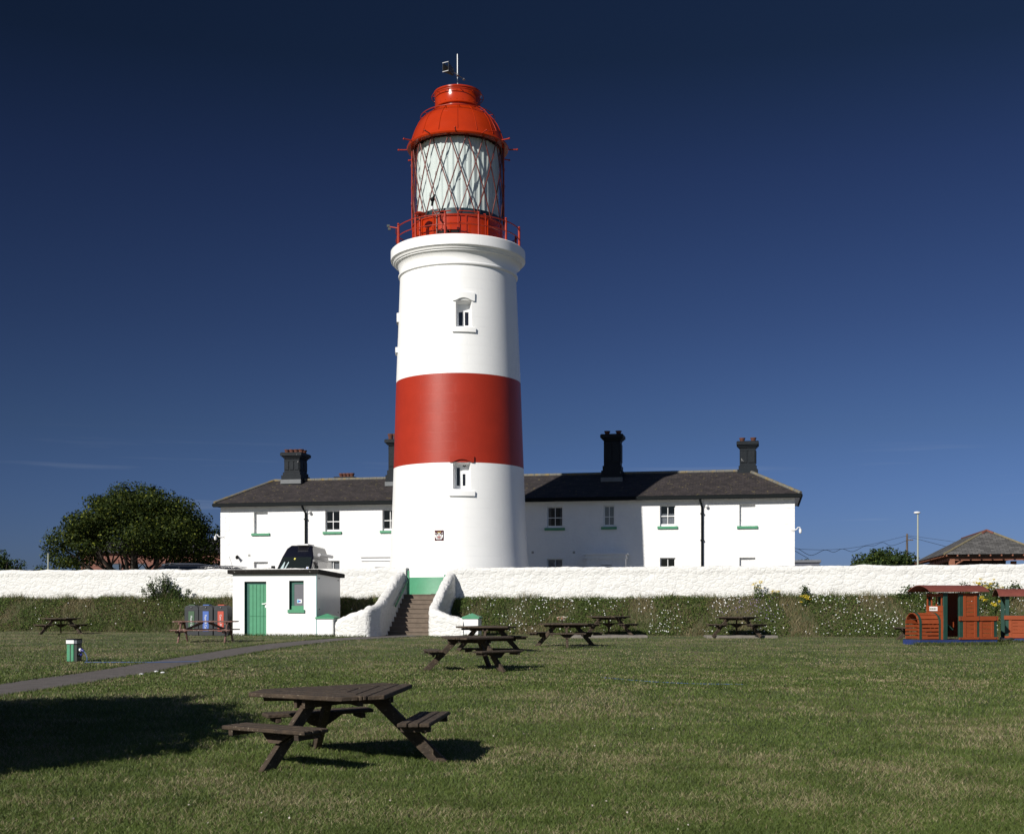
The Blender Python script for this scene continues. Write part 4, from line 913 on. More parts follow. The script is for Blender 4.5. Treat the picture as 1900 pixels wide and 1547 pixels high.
# ------------------------------------------------------------------ picnic tables
def tri_table(name_mat=WOOD):
    root = bpy.data.objects.new('picnic_table', None); COL.objects.link(root); root.empty_display_size = 0.3
    top = MB(); T3 = math.tan(R(60)); lim = 0.90
    def hlen(r): return min(T3*r, (lim-.5*r)/.866)
    rk = lim/.866/(T3+.5/.866)
    for q in range(3):
        top.T = Matrix.Rotation(R(120*q), 4, 'Z')    # sector axis along +X
        for k in range(4):
            r1 = 0.64-k*0.162; r0 = max(0.004, r1-0.150)
            rs = [r0]+([rk] if r0 < rk < r1 else [])+[r1]
            poly = [(r, -hlen(r)+.004) for r in rs]+[(r, hlen(r)-.004) for r in rs[::-1]]
            top.prism(poly, 0.715+0.002*((k*5+q) % 3), 0.76+0.002*((k*3+q) % 3))
    top.build('table_top', name_mat, root, bevel=0.008)
    under = MB()
    for q in range(3):
        under.T = Matrix.Rotation(R(120*q), 4, 'Z'); under.box(0.0, 0.56, 0.036, 0.08, 0.62, 0.713); under.box(0.0, 0.56, -0.08, -0.036, 0.62, 0.713)
        under.T = Matrix.Rotation(R(120*q+60), 4, 'Z'); under.box(0.1, 0.80, -.03, .03, 0.655, 0.712)
    under.build('under_frame', name_mat, root, bevel=0.004)
    for q in range(3):
        T = Matrix.Rotation(R(120*q), 4, 'Z')
        m_ = MB(); m_.T = T; m_.beam((1.09, 0, -0.03), (0.37, 0, 0.70), 0.07, 0.125, up=(1,0,0.9)); m_.build('leg', name_mat, root, bevel=0.006)
        m_ = MB(); m_.T = T
        for k in range(3): m_.box(0.735+k*0.112, 0.735+k*0.112+0.102, -0.59, 0.59, 0.432, 0.472)
        m_.build('seat', name_mat, root, bevel=0.008)
        m_ = MB(); m_.T = T
        m_.box(0.75, 1.05, -0.50, -0.44, 0.375, 0.430); m_.box(0.75, 1.05, 0.44, 0.50, 0.375, 0.430)
        for x_ in (0.735, 0.815):   # gusset boards on both sides of the leg
            vs = [(x_+.02, -.24, .43), (x_+.02, .24, .43), (x_+.07, .07, .31), (x_+.07, -.07, .31)]; vs += [(a+.03, b, c) for a, b, c in vs]
            m_.add(vs, [(3,2,1,0),(4,5,6,7),(0,1,5,4),(1,2,6,5),(2,3,7,6),(3,0,4,7)])
        m_.build('seat_bracket', name_mat, root, bevel=0.004)
    return root
proto = tri_table()
TG = 'three-seat wooden picnic tables on the lawn'
def place_table(px, py, ang, label, first=False, dark=None, sc=1.0, Y=None, dz=0.0):
    o = proto if first else copy_tree(proto)
    p = gp(px, py) if Y is None else Vector(((px-CX)/F*Y, Y, gz(0, Y)))
    o.location = (p.x, p.y, p.z-0.01+dz); o.rotation_euler = (0, 0, R(ang)); o.scale = (sc, sc, sc); tag(o, label, 'picnic table', TG); return o, p
place_table(0, 0, -7, 'large dark picnic table nearest the camera, alone in the foreground', True)
proto.location = (-1.78, 12.86, gz(0, 12.9)-.025); proto.rotation_euler = (R(0.9), R(-1.1), R(-7))
place_table(0, 0, -50, 'picnic table in the middle of the lawn, the nearer of the overlapping pair')[0].location = (-0.88, 27.8, gz(0,27.8)-.01)
place_table(0, 0, 26, 'picnic table behind the nearer one of the overlapping pair, yellow lichen on its front leg')[0].location = (-0.74, 36.3, gz(0,36.3)-.01)
t3, p3 = place_table(0, 0, 30, 'picnic table with a bunch of flowers on its top, right of the overlapping pair'); t3.location = (1.72, 39.6, gz(0,39.6)-.01); t3.scale = (1, 1, 1)
place_table(1130, 0, -34, 'picnic table on a concrete pad below the bank, beyond the flower table', Y=48.1, dz=.095)[0].scale = (.95,)*3
place_table(1367, 0, -40, 'picnic table alone before the flowery bank, left of the toy train', Y=47.3, dz=.095)[0].scale = (.95,)*3
place_table(113, 0, -10, 'picnic table at far left in front of the green bank', Y=51.6)[0].scale = (.89,)*3
place_table(1665, 0, 60, 'picnic table mostly hidden behind the front of the toy train', Y=45.6)[0].location = (15.15, 45.3, gz(0,45.3)-.01)
# yellow lichen patch on front leg is left to the wood; flowers
p = t3.location
bq = thing('flower_bunch', 'small bunch of pale dried flowers lying on the picnic table top', 'flowers', (p.x-.12, p.y+.1, p.z+.76))
n = 170; ph = rng.uniform(0, 2*np.pi, n); u = rng.uniform(0, 1, n)**.5; P = np.stack([0.17*u*np.cos(ph), 0.13*u*np.sin(ph), 0.10+0.15*rng.uniform(0,1,n)*(1-u*.4)], 1)
cc = np.array([(.65,.6,.5),(.5,.4,.3),(.25,.2,.12),(.45,.2,.12),(.12,.14,.05)])[rng.integers(0,5,n)]
leaves('blooms', P, rng.normal(size=(n,3))+np.array([0,-.5,.6]), rng.uniform(.03,.06,n), cc, FLOWERM, bq, 0.9)
m_ = MB()
for i in range(7): a = i*.9; m_.tube([(0.0,0,0.0),(0.05*math.cos(a),0.05*math.sin(a),0.14)], 0.006, 5)
m_.build('stems', BARK, bq)

# A-frame table by the hut
af = thing('picnic_table', 'reddish worn rectangular picnic table in front of the three bins', 'picnic table', (-10.72, 43.4, gz(0,43.4)-.01), R(1.5), 'rectangular picnic table')
m_ = MB()
for k in range(5): y = -0.37+k*0.149; m_.box(-1.08, 1.08 if k else 1.0, y, y+.14, 0.71, 0.75)
m_.build('table_top', WOODR, af, bevel=0.006)
for sy in (-1, 1):
    m_ = MB()
    for k in range(2): y0_ = sy*(0.66+k*0.13); m_.box(-1.08+.03*k, 1.02, min(y0_, y0_+sy*.12), max(y0_, y0_+sy*.12), 0.42, 0.458)
    m_.build('seat', WOODR, af, bevel=0.006)
for sx in (-.80, .80):
    for sy in (-1, 1):
        m_ = MB(); m_.beam((sx, sy*.72, -.02), (sx, sy*.24, .70), 0.05, 0.10, up=(0,1,0)); m_.build('leg', WOODR, af, bevel=0.005)
    m_ = MB(); m_.box(sx-.075, sx-.028, -.80, .80, 0.33, 0.42); m_.box(sx-.075, sx-.028, -.36, .36, 0.62, 0.708); m_.build('cross_beam', WOODR, af, bevel=0.004)
    m_ = MB(); m_.beam((sx*.97, 0, .40), (sx*.12, 0, .70), 0.045, 0.085); m_.build('brace', WOODR, af)

m_ = MB(); p = gp(1122, 1181); 
m_.box(-1.35, 1.55, -0.75, 0.9, -.05, 0.09); o = m_.build('concrete_pad', SLAB, bevel=0.02); o.location = (p.x, 47.9, gz(0,48)); o['kind'] = 'structure'
m_ = MB(); m_.box(-1.3, 1.4, -0.4, 0.5, -.05, 0.09); o = m_.build('concrete_pad', SLAB, bevel=0.02); o.location = ((1372-CX)/F*47.4, 47.4, gz(0,48)); o['kind'] = 'structure'

# ------------------------------------------------------------------ bins
def text_obj(body, size, mat, parent, M4, ext=0.004, name='lettering'):
    c = bpy.data.curves.new(name, 'FONT'); c.body = body; c.size = size; c.extrude = ext; c.align_x = 'CENTER'; c.align_y = 'CENTER'
    tmp = bpy.data.objects.new(name, c); COL.objects.link(tmp); dg = bpy.context.evaluated_depsgraph_get(); me = bpy.data.meshes.new_from_object(tmp.evaluated_get(dg))
    bpy.data.objects.remove(tmp); me.materials.clear(); me.materials.append(mat); me.transform(M4)
    o = bpy.data.objects.new(name, me); COL.objects.link(o); o.parent = parent; return o
for px, col, txt, nm in ((360, (0.045, 0.10, 0.05), 'Mixed Glass', 'green'), (386.5, (0.06, 0.13, 0.42), 'Paper & Card', 'blue'), (414, (0.48, 0.07, 0.04), 'Cans & Plastic', 'red')):
    Y = 50.1-(px-360)*.004; p = Vector(((px-CX)/F*Y, Y, gz(0, Y)))
    bn = thing('recycling_bin', 'dark grey recycling bin with %s label and %s lid flap beside the hut' % (nm, nm), 'recycling bin', p, -AL*.35, 'recycling bins beside the hut')
    m_ = MB(); w = 0.285
    vs = []; prof = [(-w, 0), (w, 0), (w, 1.08), (w*.9, 1.16), (w*.45, 1.21), (-w*.45, 1.21), (-w*.9, 1.16), (-w, 1.08)]
    m_.prismy(prof, -0.32, 0.32); m_.box(-w-.006, w+.006, -.326, .326, 1.05, 1.075); m_.build('body', BINGREY, bn, bevel=0.025, bseg=2)
    cm_ = M('bin_label_'+nm, col, 0.5)
    m_ = MB(); m_.box(-.13, .13, -.28, .05, 1.205, 1.245); m_.build('lid_flap', cm_, bn, bevel=0.01)
    m_ = MB(); m_.box(-.12, .12, -.335, -.31, 0.18, 0.98); m_.build('label_panel', cm_, bn)
    text_obj(txt, 0.115, PAPER, bn, Matrix.Translation((0.0, -.342, 0.52)) @ Matrix.Rotation(R(90), 4, 'X') @ Matrix.Rotation(R(-90), 4, 'Z'))
    m_ = MB(); m_.sphere((0.0, -.33, 1.125), 0.028, 8); m_.build('lock', METAL, bn, smooth=50)

# ------------------------------------------------------------------ electric hook-up bollard
p = gp(137, 1227)
bo = thing('hookup_bollard', 'short green hook-up bollard with white top band beside the path', 'bollard', p, R(-4))
m_ = MB(); m_.box(-.135, .05, -.12, .20, 0, .44); m_.build('body', GREENP, bo, bevel=0.012)
m_ = MB(); m_.box(-.05, -.03, -.126, -.11, 0, .44); m_.box(.05, .12, -.10, .20, 0, .44); m_.build('socket_side', M('socket_dark', (0.02, 0.025, 0.022), 0.5), bo)
m_ = MB(); m_.box(-.145, .055, -.13, .21, .455, .545); m_.build('white_band', TRIMW, bo); m_ = MB(); m_.box(.0555, .13, -.12, .21, .455, .545); m_.build('side_band', M('grey_band', (0.12, 0.13, 0.15), 0.5), bo)
m_ = MB(); m_.box(-.15, .135, -.135, .215, .545, .575); m_.box(-.14, .13, -.125, .205, .44, .455); m_.build('cap', BLACKP, bo, bevel=0.006)
m_ = MB(); m_.tube([(.12, .0, .31), (.22, -.03, .285)], .042, 10); m_.tube([(.12, .02, .19), (.15, .02, .18)], .04, 10); m_.build('socket', TRIMW, bo, smooth=50)
m_ = MB(); m_.tube([(.20, -.025, .295), (.28, -.05, .265)], [.045, .03], 10); m_.tube([(.15, .02, .18), (.20, .02, .16)], [.045, .04], 10); m_.build('plug', M('plug_blue', (0.015, 0.02, 0.18), 0.4), bo, smooth=50)
m_ = MB(); m_.tube([(.28, -.05, .262), (.36, -.12, .2), (.43, -.2, .1), (.46, -.3, .015), (.50, -.5, .012), (.9, -.55, .012), (2.2, -.40, .012), (3.2, .1, .012)], .011, 6)
c_ = m_.build('cable', M('cable_blue', (0.06, 0.10, 0.22), 0.5), bo, smooth=50)
m_ = MB(); q = [gp(x, y) for x, y in ((1115,1257),(1170,1262),(1225,1266),(1290,1269),(1380,1270))]
m_.tube([(a.x, a.y, a.z+.010) for a in q], .006, 5); tag(m_.build('cable', M('cable_blue_lawn', (0.05, 0.10, 0.28), 0.5)), 'thin blue cable lying in the grass right of the overlapping tables', 'cable')

# ------------------------------------------------------------------ toy train
TR0 = Vector((13.38, 40.7, gz(0, 40.7)))
tr = thing('play_train', 'red wooden toy train engine with round slatted boiler and tall cab', 'toy train', TR0, R(15))
def tx(px, y=0.0):
    k = (px-CX)/F; c, s_ = math.cos(R(15)), math.sin(R(15)); X0 = TR0.x-s_*y; Y0 = TR0.y+c*y; return (k*Y0-X0)/(c-s_*k)
m_ = MB(); Lb = tx(1851); m_.box(0, Lb, 0, .97, -.04, .17); m_.box(0.02, Lb-.02, .02, .95, .17, .18, 1); m_.build('base', [TRAINB, TIMBD], tr, bevel=0.01)
# boiler
by0, by1 = 0.14, 0.86; br = (by1-by0)/2; bz = .19; bh = .86; xb = tx(1745, by0)
m_ = MB()
arc = [(by0, bz+i*0.113) for i in range(4)]
zc = bz+bh-br
for (yy, s_) in ((by0, -1), (by1, 1)):
    for i in range(4): m_.box(0.03, xb, yy-.012 if s_ < 0 else yy-.012, yy+.012, bz+.01+i*.125, bz+.01+i*.125+.09)
for i in range(7):
    g = math.pi*(i+.5)/7; cy = (by0+by1)/2-br*math.cos(g); cz = zc+br*math.sin(g)
    rot = Matrix.Rotation(-(g-math.pi/2), 3, 'X'); m_.box(0.03, xb, -.07, .07, -.012, .012, rot=rot, at=(0, cy, cz))
m_.build('boiler', TRAINR, tr, bevel=0.003)
for xx in (0.12, xb-.03):
    m_ = MB(); pts = [(xx, by0-.015, bz), (xx, by0-.015, zc)]+[(xx, (by0+by1)/2-(br+.02)*math.cos(math.pi*i/10), zc+(br+.02)*math.sin(math.pi*i/10)) for i in range(1, 10)]+[(xx, by1+.015, zc), (xx, by1+.015, bz)]
    for a, b in zip(pts, pts[1:]): m_.beam(a, b, 0.07, 0.02, up=(1,0,0)) if False else m_.beam(a, b, 0.02, 0.085, up=(1,0,0))
    m_.build('boiler_hoop', TRAING, tr)
x1, x2, x3, x4 = tx(1751.5), tx(1759), tx(1780.5), tx(1788); x5, x6 = tx(1813), tx(1818); x7, x8 = tx(1844.5), tx(1850.5); zt_ = 1.74
m_ = MB()
for y in (0.0, .87):
    for a, b in ((x1, x2), (x3, x4), (x5, x6)): m_.box(a, b, y+.02, y+.10, .18, zt_)
    m_.box(x7, x8, y+.02, y+.10, .18, .93)
m_.box(x1-.0, x2, .30, .34, .18, zt_) ; m_.box(x5, x8, .03, .93, .93, .955)
m_.build('posts', TRAING, tr, bevel=0.006)
m_ = MB()
def louvre(a, b, z0, z1, y=0.015):
    m_.box(a, a+.10, y-.012, y+.02, z0, z1); m_.box(b-.10, b, y-.012, y+.02, z0, z1); n = max(2, int((z1-z0)/.115)); h = (z1-z0)/n
    for i in range(n): m_.box(a+.10, b-.10, y+.005, y+.025, z0+i*h+.01, z0+(i+1)*h)
louvre(x4, x5, .95, zt_-.05); louvre(x4, x5, .24, .80); louvre(x6+.01, x7, .24, .80)
m_.box(x3-.03, x8+.02, -.03, .012, .80, .95); m_.box(x3-.03, x8+.02, -.03, .012, .18, .25); m_.box(x3-.02, x6+.04, -.03, .012, zt_-.06, zt_-.02)
m_.box(x1-.4, x6, .95, .97, .25, .90); m_.box(x6, x8, .95, .97, .25, .90); m_.box(x3, x6, .95, .97, .9, zt_)
m_.build('panels', TRAINR, tr, bevel=0.003)
m_ = MB()     # front window of the cab, facing left
xf = x1-.02
for z0_, z1_ in ((.98, 1.10), (1.11, 1.30), (1.60, 1.70)): m_.box(xf-.02, xf+.01, .03, .95, z0_, z1_)
for y in (.10, .38, .66, .90): m_.box(xf-.015, xf+.01, y-.03, y+.03, 1.30, 1.60)
m_.box(xf-.015, xf+.01, .03, .12, .18, .98); m_.box(xf, x1, .03, .95, .5, .98)
m_.build('window_frame', TRAINR, tr, bevel=0.003)
m_ = MB(); m_.box(xf-.035, xf-.022, .30, .74, 1.13, 1.27); m_.build('name_plate', TRIMW, tr)
m_ = MB()
for i in range(9): m_.box(xf-.039, xf-.0355, .34+i*.042, .34+i*.042+.022+.008*(i % 3), 1.17, 1.225)
m_.build('plate_lettering', M('plate_ink', (0.16, 0.17, 0.13), 0.6), tr)
m_ = MB(); n = 14; ra, rb = tx(1741)-.42, tx(1831); vs = []
for i in range(n+1):
    f = i/n; y = -.14+1.25*f; z = zt_+.02+.20*math.sin(math.pi*f)**.8; vs += [(ra, y, z), (rb, y, z), (ra, y, z+.025), (rb, y, z+.025)]
fs = []
for i in range(n): a = 4*i; b = a+4; fs += [(a, b, b+1, a+1), (a+2, a+3, b+3, b+2), (a, a+2, b+2, b), (a+1, b+1, b+3, a+3)]
fs += [(0,1,3,2), (4*n, 4*n+2, 4*n+3, 4*n+1)]
m_.add(vs, fs); m_.build('roof', TRAINROOF, tr, smooth=30)
m_ = MB(); m_.beam((x2, .4, .75), (x2+.30, .4, .5), .5, .03); m_.box(x2+.2, x3, .5, .9, .55, .58); m_.build('seat', TRAING, tr)
m_ = MB()
for x in (x3+.03, x6-.04, x8-.06):
    for z in (.83, .91, .215): m_.sphere((x, -.032, z), .018, 6)
for x in (.35, 1.2, 2.0, 2.8): m_.sphere((x, -.002, .10), .018, 6)
m_.build('bolts', BOLT, tr)
# carriage
cr_ = thing('play_carriage', 'red wooden toy train carriage with green posts at the right edge', 'toy train', Vector(((1864-CX)/F*43.2, 43.2, gz(0, 43.2))), R(-12))
Lc = 2.9
m_ = MB(); m_.box(0, Lc, 0, .97, -.04, .15); m_.build('base', TRAINB, cr_, bevel=0.01)
m_ = MB()
for y in (0.0, .87):
    for a in (0.03, .95, 1.9, Lc-.15): m_.box(a, a+.13, y+.02, y+.10, .15, 1.62)
m_.box(.02, Lc, .0, .10, .93, .95); m_.build('posts', TRAING, cr_, bevel=0.006)
m_ = MB(); m_.box(-.02, Lc, -.03, .012, .79, .93); m_.box(.0, Lc, -.03, .012, .15, .22); louvre(.14, 1.0, .2, .79); louvre(1.1, 1.95, .2, .79); m_.box(.1, Lc, .95, .97, .22, .85)
m_.build('panels', TRAINR, cr_, bevel=0.003)
m_ = MB(); vs = []
for i in range(n+1):
    f = i/n; y = -.16+1.3*f; z = 1.60+.24*math.sin(math.pi*f)**.8; vs += [(-.22, y, z), (Lc+.2, y, z), (-.22, y, z+.025), (Lc+.2, y, z+.025)]
m_.add(vs, fs); m_.build('roof', TRAINROOF, cr_, smooth=30)
m_ = MB()
for i in range(12): m_.box(.02+i*.24, .06+i*.24, -.10, 1.08, 1.60, 1.63)
m_.build('roof_ribs', TRAINR, cr_)
m_ = MB(); q = gp(1872, 1191); m_.tube([(q.x+.28*math.cos(a*.7), q.y+.12*math.sin(a*.7), q.z+.10+.05*math.sin(a)) for a in range(9)], .055, 8, closed=True); tag(m_.build('tyre', RUBBER, smooth=50), 'small dark tyre lying in grass between engine and carriage', 'tyre')

# ------------------------------------------------------------------ vehicles behind the wall
def wheel(parent, x, y, r, w=0.2):
    wh = thing('wheel', None, None); wh.parent = parent
    m_ = MB(); T = Matrix.Translation((x, y, r)) @ Matrix.Rotation(R(90), 4, 'Y'); m_.T = T; m_.lathe([(r*.6, -w/2), (r*.95, -w/2), (r, -w*.3), (r, w*.3), (r*.95, w/2), (r*.6, w/2)], 24); m_.build('tyre', RUBBER, wh, smooth=40)
    m_ = MB(); m_.T = T; m_.lathe([(0.01, -w*.35), (r*.6, -w*.45), (r*.6, w*.45), (0.01, w*.35)], 20); m_.build('rim', CHROME, wh, smooth=40)
def loft(sections, mats, name, parent, mfun=None, smooth=28):
    """sections: list of (y, [(x,z)...]) closed rings of equal length"""
    m_ = MB(); n = len(sections[0][1]); vs = []
    for y, r_ in sections:
        for x, z in r_: vs.append((x, y, z))
    m_.add(vs, [])
    for i in range(len(sections)-1):
        for j in range(n):
            k = (j+1) % n; m_.f.append([i*n+j, i*n+k, (i+1)*n+k, (i+1)*n+j]); m_.m.append(mfun(i, j) if mfun else 0); m_.uv.append(None)
    m_.f.append(list(range(n))[::-1]); m_.m.append(0); m_.uv.append(None)
    m_.f.append([(len(sections)-1)*n+j for j in range(n)]); m_.m.append(0); m_.uv.append(None)
    for f in m_.f: f.reverse()
    return m_.build(name, mats, parent, smooth=smooth)
# camper van, nose (-y local) towards the camera
vp = Vector(((537-CX)/F*61.0, 61.0, UG))
van = thing('camper_van', 'dark high-roof camper van with side awning behind the hut', 'van', vp, R(-5))
def vring(z0, zs, w, zr, wr):   # lower sill, shoulder, width, roof height, roof half width
    return [(-w, z0), (w, z0), (w, zs), (w*.98, zs+.05), (wr+ (w-wr)*.35, zs+(zr-zs)*.62), (wr, zr-.06), (wr*.85, zr), (-wr*.85, zr), (-wr, zr-.06), (-(wr+(w-wr)*.35), zs+(zr-zs)*.62), (-w*.98, zs+.05), (-w, zs)]
secs = [(0.0, vring(.35, .70, .88, .88, .80)), (0.10, vring(.30, .85, .94, 1.02, .88)), (0.75, vring(.28, 1.05, .97, 1.22, .88)), (1.62, vring(.28, 1.18, .98, 2.02, .80)), (2.02, vring(.28, 1.2, .98, 2.46, .66)), (2.35, vring(.28, 1.2, .98, 2.58, .60)), (4.9, vring(.28, 1.2, .98, 2.56, .60)), (5.15, vring(.32, 1.2, .95, 2.42, .60))]
loft(secs, [VANBLK, VANSIDE], 'body', van, lambda i, j: 1 if (j in (1, 2, 3, 4) and i >= 3) else 0, smooth=35)
m_ = MB()   # windscreen just proud of the sloping front
def wsp(x, t, off=.012): return Vector((x, .80+t*(1.58-.80)-off, 1.26+t*(1.98-1.26)+off))
m_.add([wsp(-.80, .02), wsp(.80, .02), wsp(.74, .95), wsp(-.74, .95)], [(0,1,2,3)]); m_.build('windscreen', M('windscreen_dark', (0.012, 0.016, 0.014), 0.08), van)
m_ = MB()
for xx, t_ in ((-.72, .35), (-.52, .35)): m_.add([wsp(xx, .04, .016), wsp(xx+(.16 if xx < -.6 else .07), .04, .016), wsp(xx+.17, .55, .016), wsp(xx+.13, .62, .016)], [(0,1,2,3)])
m_.build('daylight_glimpse', M('painted_daylight', (0.45, 0.55, 0.56), 0.4), van)  # pale patches on the windscreen, painted as daylight through the far side windows
m_ = MB(); m_.add([wsp(.60, .08, .017), wsp(.72, .08, .017), wsp(.72, .24, .017), wsp(.60, .24, .017)], [(0,1,2,3)]); m_.add([wsp(.63, .12, .019), wsp(.69, .12, .019), wsp(.69, .20, .019), wsp(.63, .20, .019)], [(0,1,2,3)], 1)
m_.add([wsp(-.16, .78, .017), wsp(-.08, .74, .017), wsp(-.06, .86, .017), wsp(-.14, .9, .017)], [(0,1,2,3)], 2); m_.build('stickers', [PAPER, M('sticker_blue', (0.05,0.15,0.5), 0.5), M('sticker_yellow', (0.6,0.55,0.12), 0.5)], van)
m_ = MB(); m_.tube([(1.02, 1.9, 2.08), (1.02, 4.7, 2.08)], .085, 12); m_.build('awning', M('awning_case', (0.42, 0.42, 0.44), 0.35), van, smooth=40)
m_ = MB(); m_.box(-.15, .45, 1.95, 3.2, 2.56, 2.64); m_.build('roof_vent', TRIMW, van, bevel=0.02)
m_ = MB(); m_.box(.972, .986, 1.75, 4.8, 1.32, 1.80); m_.build('side_window', M('side_glass', (0.10, 0.10, 0.11), 0.08), van)
for sx in (-1, 1):
    m_ = MB(); m_.box(sx*1.10-.10, sx*1.10+.10, .95, 1.05, 1.2, 1.5); m_.beam((sx*.95, 1.05, 1.28), (sx*1.05, 1.0, 1.30), .05, .05); m_.build('mirror', BLACKP, van, bevel=0.03)
    m_ = MB(); m_.box(sx*.72-.16, sx*.72+.16, -.02, .1, .66, .84); m_.build('headlight', CHROME, van, bevel=0.02)
m_ = MB(); m_.box(-.9, .9, -.06, .1, .35, .55); m_.build('bumper', RUBBER, van, bevel=0.03)
for y in (.95, 4.1):
    for sx in (-.86, .86): wheel(van, sx, y, .34)
# black estate car (side on) and a second low car
def estate(label, loc, rz, mat, sc=1.0, gp_=None):
    car = thing('parked_car', label, 'car', loc, rz, gp_)
    prof = [(-2.25,.35),(-2.28,.62),(-2.2,.80),(-1.25,.95),(-1.2,.96),(2.1,.98),(2.25,.75),(2.27,.4),(1.9,.3),(-2.0,.3)]
    m_ = MB(); vs = []
    m_.prismy(prof, -.86, .86); m_.build('body', mat, car, bevel=0.08, bseg=3)
    gh = [(-1.25,.94),(-.55,1.34),(-.2,1.42),(1.0,1.44),(1.6,1.38),(2.1,.96)]
    m_ = MB(); n_ = len(gh); vs = [(x, -.80+.22*(z-.94)/.5, z) for x, z in gh]+[(x, .80-.22*(z-.94)/.5, z) for x, z in gh]
    m_.add(vs, [tuple(range(n_)), tuple(range(2*n_-1, n_-1, -1))]+[((i+1) % n_, i, n_+i, n_+(i+1) % n_) for i in range(n_)]); m_.build('roof', mat, car, bevel=0.04, bseg=2)
    m_ = MB()
    for sy in (-1, 1):
        for a, b, c, d in ((-1.0, -.42, -.08, -.05), (.0, .0, .78, .78), (.85, .85, 1.42, 1.75)):
            q = lambda x, z: (x, sy*(.808-.22*(z-.94)/.5), z)
            m_.add([q(a, 1.0), q(d if a < 0 else d, 1.0), q(c, 1.36), q(b, 1.30 if a < 0 else 1.36)], [(0,1,2,3)])
    m_.build('window', CARGLASS, car)
    for sy in (-.58, .58): m_ = MB(); m_.tube([(-.4, sy, 1.42), (0, sy, 1.475), (1.2, sy, 1.485), (1.6, sy, 1.42)], .016, 6); m_.build('roof_rail', CHROME, car, smooth=50)
    for x in (-1.4, 1.4):
        for sy in (-.78, .78):
            w_ = thing('wheel', None, None); w_.parent = car; T = Matrix.Translation((x, sy, .31)) @ Matrix.Rotation(R(90), 4, 'X')
            m_ = MB(); m_.T = T; m_.lathe([(.18,-.1),(.3,-.1),(.31,0),(.3,.1),(.18,.1)], 20); m_.build('tyre', RUBBER, w_, smooth=40); m_ = MB(); m_.T = T; m_.lathe([(.01,-.09),(.18,-.1),(.18,.1),(.01,.09)], 16); m_.build('rim', CHROME, w_)
    car.scale = (sc, sc, sc); return car
def at_top(px, py, Y, h):     # ground point so that something of height h at distance Y shows its top at px,py
    return Vector(((px-CX)/F*Y, Y, EYE+(HY-py)/F*Y-h))
q = at_top(372, 1045.5, 74, 1.49); estate('black estate car with silver roof rails under the big tree', (q.x, q.y, UG), R(180+2), CARBLK, (q.z+1.49-UG)/1.49, 'cars parked behind the wall')
q = at_top(437, 1049.5, 64, 1.49); c2 = estate('low black car with a thin aerial in front of the house corner', (q.x, q.y, UG), R(180-8), CARBLK, (q.z+1.49-UG)/1.49, 'cars parked behind the wall')
m_ = MB(); m_.tube([(.1, .1, 1.40), (.28, .1, 1.95)], .008, 5); m_.build('aerial', BLACKP, c2)

# ------------------------------------------------------------------ far things: brick building, shelter, poles, flat roof
fb = thing('brick_building', 'red brick building with dark slate roof behind the big tree', 'building', (0, 96, UG), 0)
m_ = MB(); xa, xb_ = (150-CX)/F*96, (432-CX)/F*96; hb = zw = EYE+(HY-1026)/F*96-UG
def bw(a, b, y, z0, z1): m_.add([(a,y,z0),(b,y,z0),(b,y,z1),(a,y,z1)], [(0,1,2,3)], 0, [[(a,z0),(b,z0),(b,z1),(a,z1)]])
bw(xa, xb_, 0, 0, hb)
m_.add([(xb_,0,0),(xb_,7,0),(xb_,7,hb),(xb_,0,hb)], [(0,1,2,3)]); m_.add([(xa,7,0),(xa,0,0),(xa,0,hb),(xa,7,hb)], [(0,1,2,3)])
m_.build('wall', BRICK, fb)
m_ = MB(); m_.add([(xa-.2,-.3,hb),(xb_+.2,-.3,hb),(xb_+.2,3.5,hb+1.3),(xa-.2,3.5,hb+1.3),(xb_+.2,7.3,hb),(xa-.2,7.3,hb)], [(0,1,2,3),(3,2,4,5)]); m_.add([(xa-.2,-.3,hb),(xa-.2,3.5,hb+1.3),(xa-.2,7.3,hb)], [(0,1,2)]); m_.add([(xb_+.2,-.3,hb),(xb_+.2,3.5,hb+1.3),(xb_+.2,7.3,hb)], [(2,1,0)])
m_.build('roof', DSLATE, fb)
for px in (215, 262, 310, 348, 395):
    wd = thing('window', None, None); wd.parent = fb; x = (px-CX)/F*96; m_ = MB(); m_.box(x-.42, x+.42, -.03, .0, 1.4, 2.7); m_.box(x-.34, x+.34, -.035, -.028, 1.48, 2.62, 1); m_.build('frame', [DSLATE, M('blue_grey_glass', (0.06, 0.09, 0.14), 0.1)], wd)

SHD = None
c0 = Vector(((1752-CX)/F*62.0, 62.0, UG))
sh = thing('open_shelter', 'open timber shelter with hipped grey slate roof and red ridge', 'shelter', c0, -AL)
ez = EYE+(HY-1028)/F*62-UG; W_, L2_ = 4.8, 13.0; ap = 1.30
mb = MB(); roofface([(0,0,ez),(W_,0,ez),(W_/2,2.4,ez+ap)], (1,0,0)); roofface([(W_,0,ez),(W_,L2_,ez),(W_/2,L2_-2.4,ez+ap),(W_/2,2.4,ez+ap)], (0,1,0)); roofface([(0,L2_,ez),(0,0,ez),(W_/2,2.4,ez+ap),(W_/2,L2_-2.4,ez+ap)], (0,-1,0)); roofface([(W_,L2_,ez),(0,L2_,ez),(W_/2,L2_-2.4,ez+ap)], (-1,0,0))
m_ = mb; m_.build('roof', SLATEG, sh)
m_ = MB(); m_.tube([(W_/2-.02, 2.35, ez+ap+.0), (W_/2, L2_-2.4, ez+ap+.0)], .055, 8); m_.tube([(W_/2, 2.38, ez+ap), (W_/2-.28, 2.05, ez+ap-.17)], .07, 6); m_.tube([(W_/2, 2.38, ez+ap), (W_/2+.28, 2.05, ez+ap-.17)], .07, 6); m_.build('ridge_tiles', M('red_ridge_tile', (0.17, 0.06, 0.042), 0.8, 0.2, 6), sh, smooth=50)
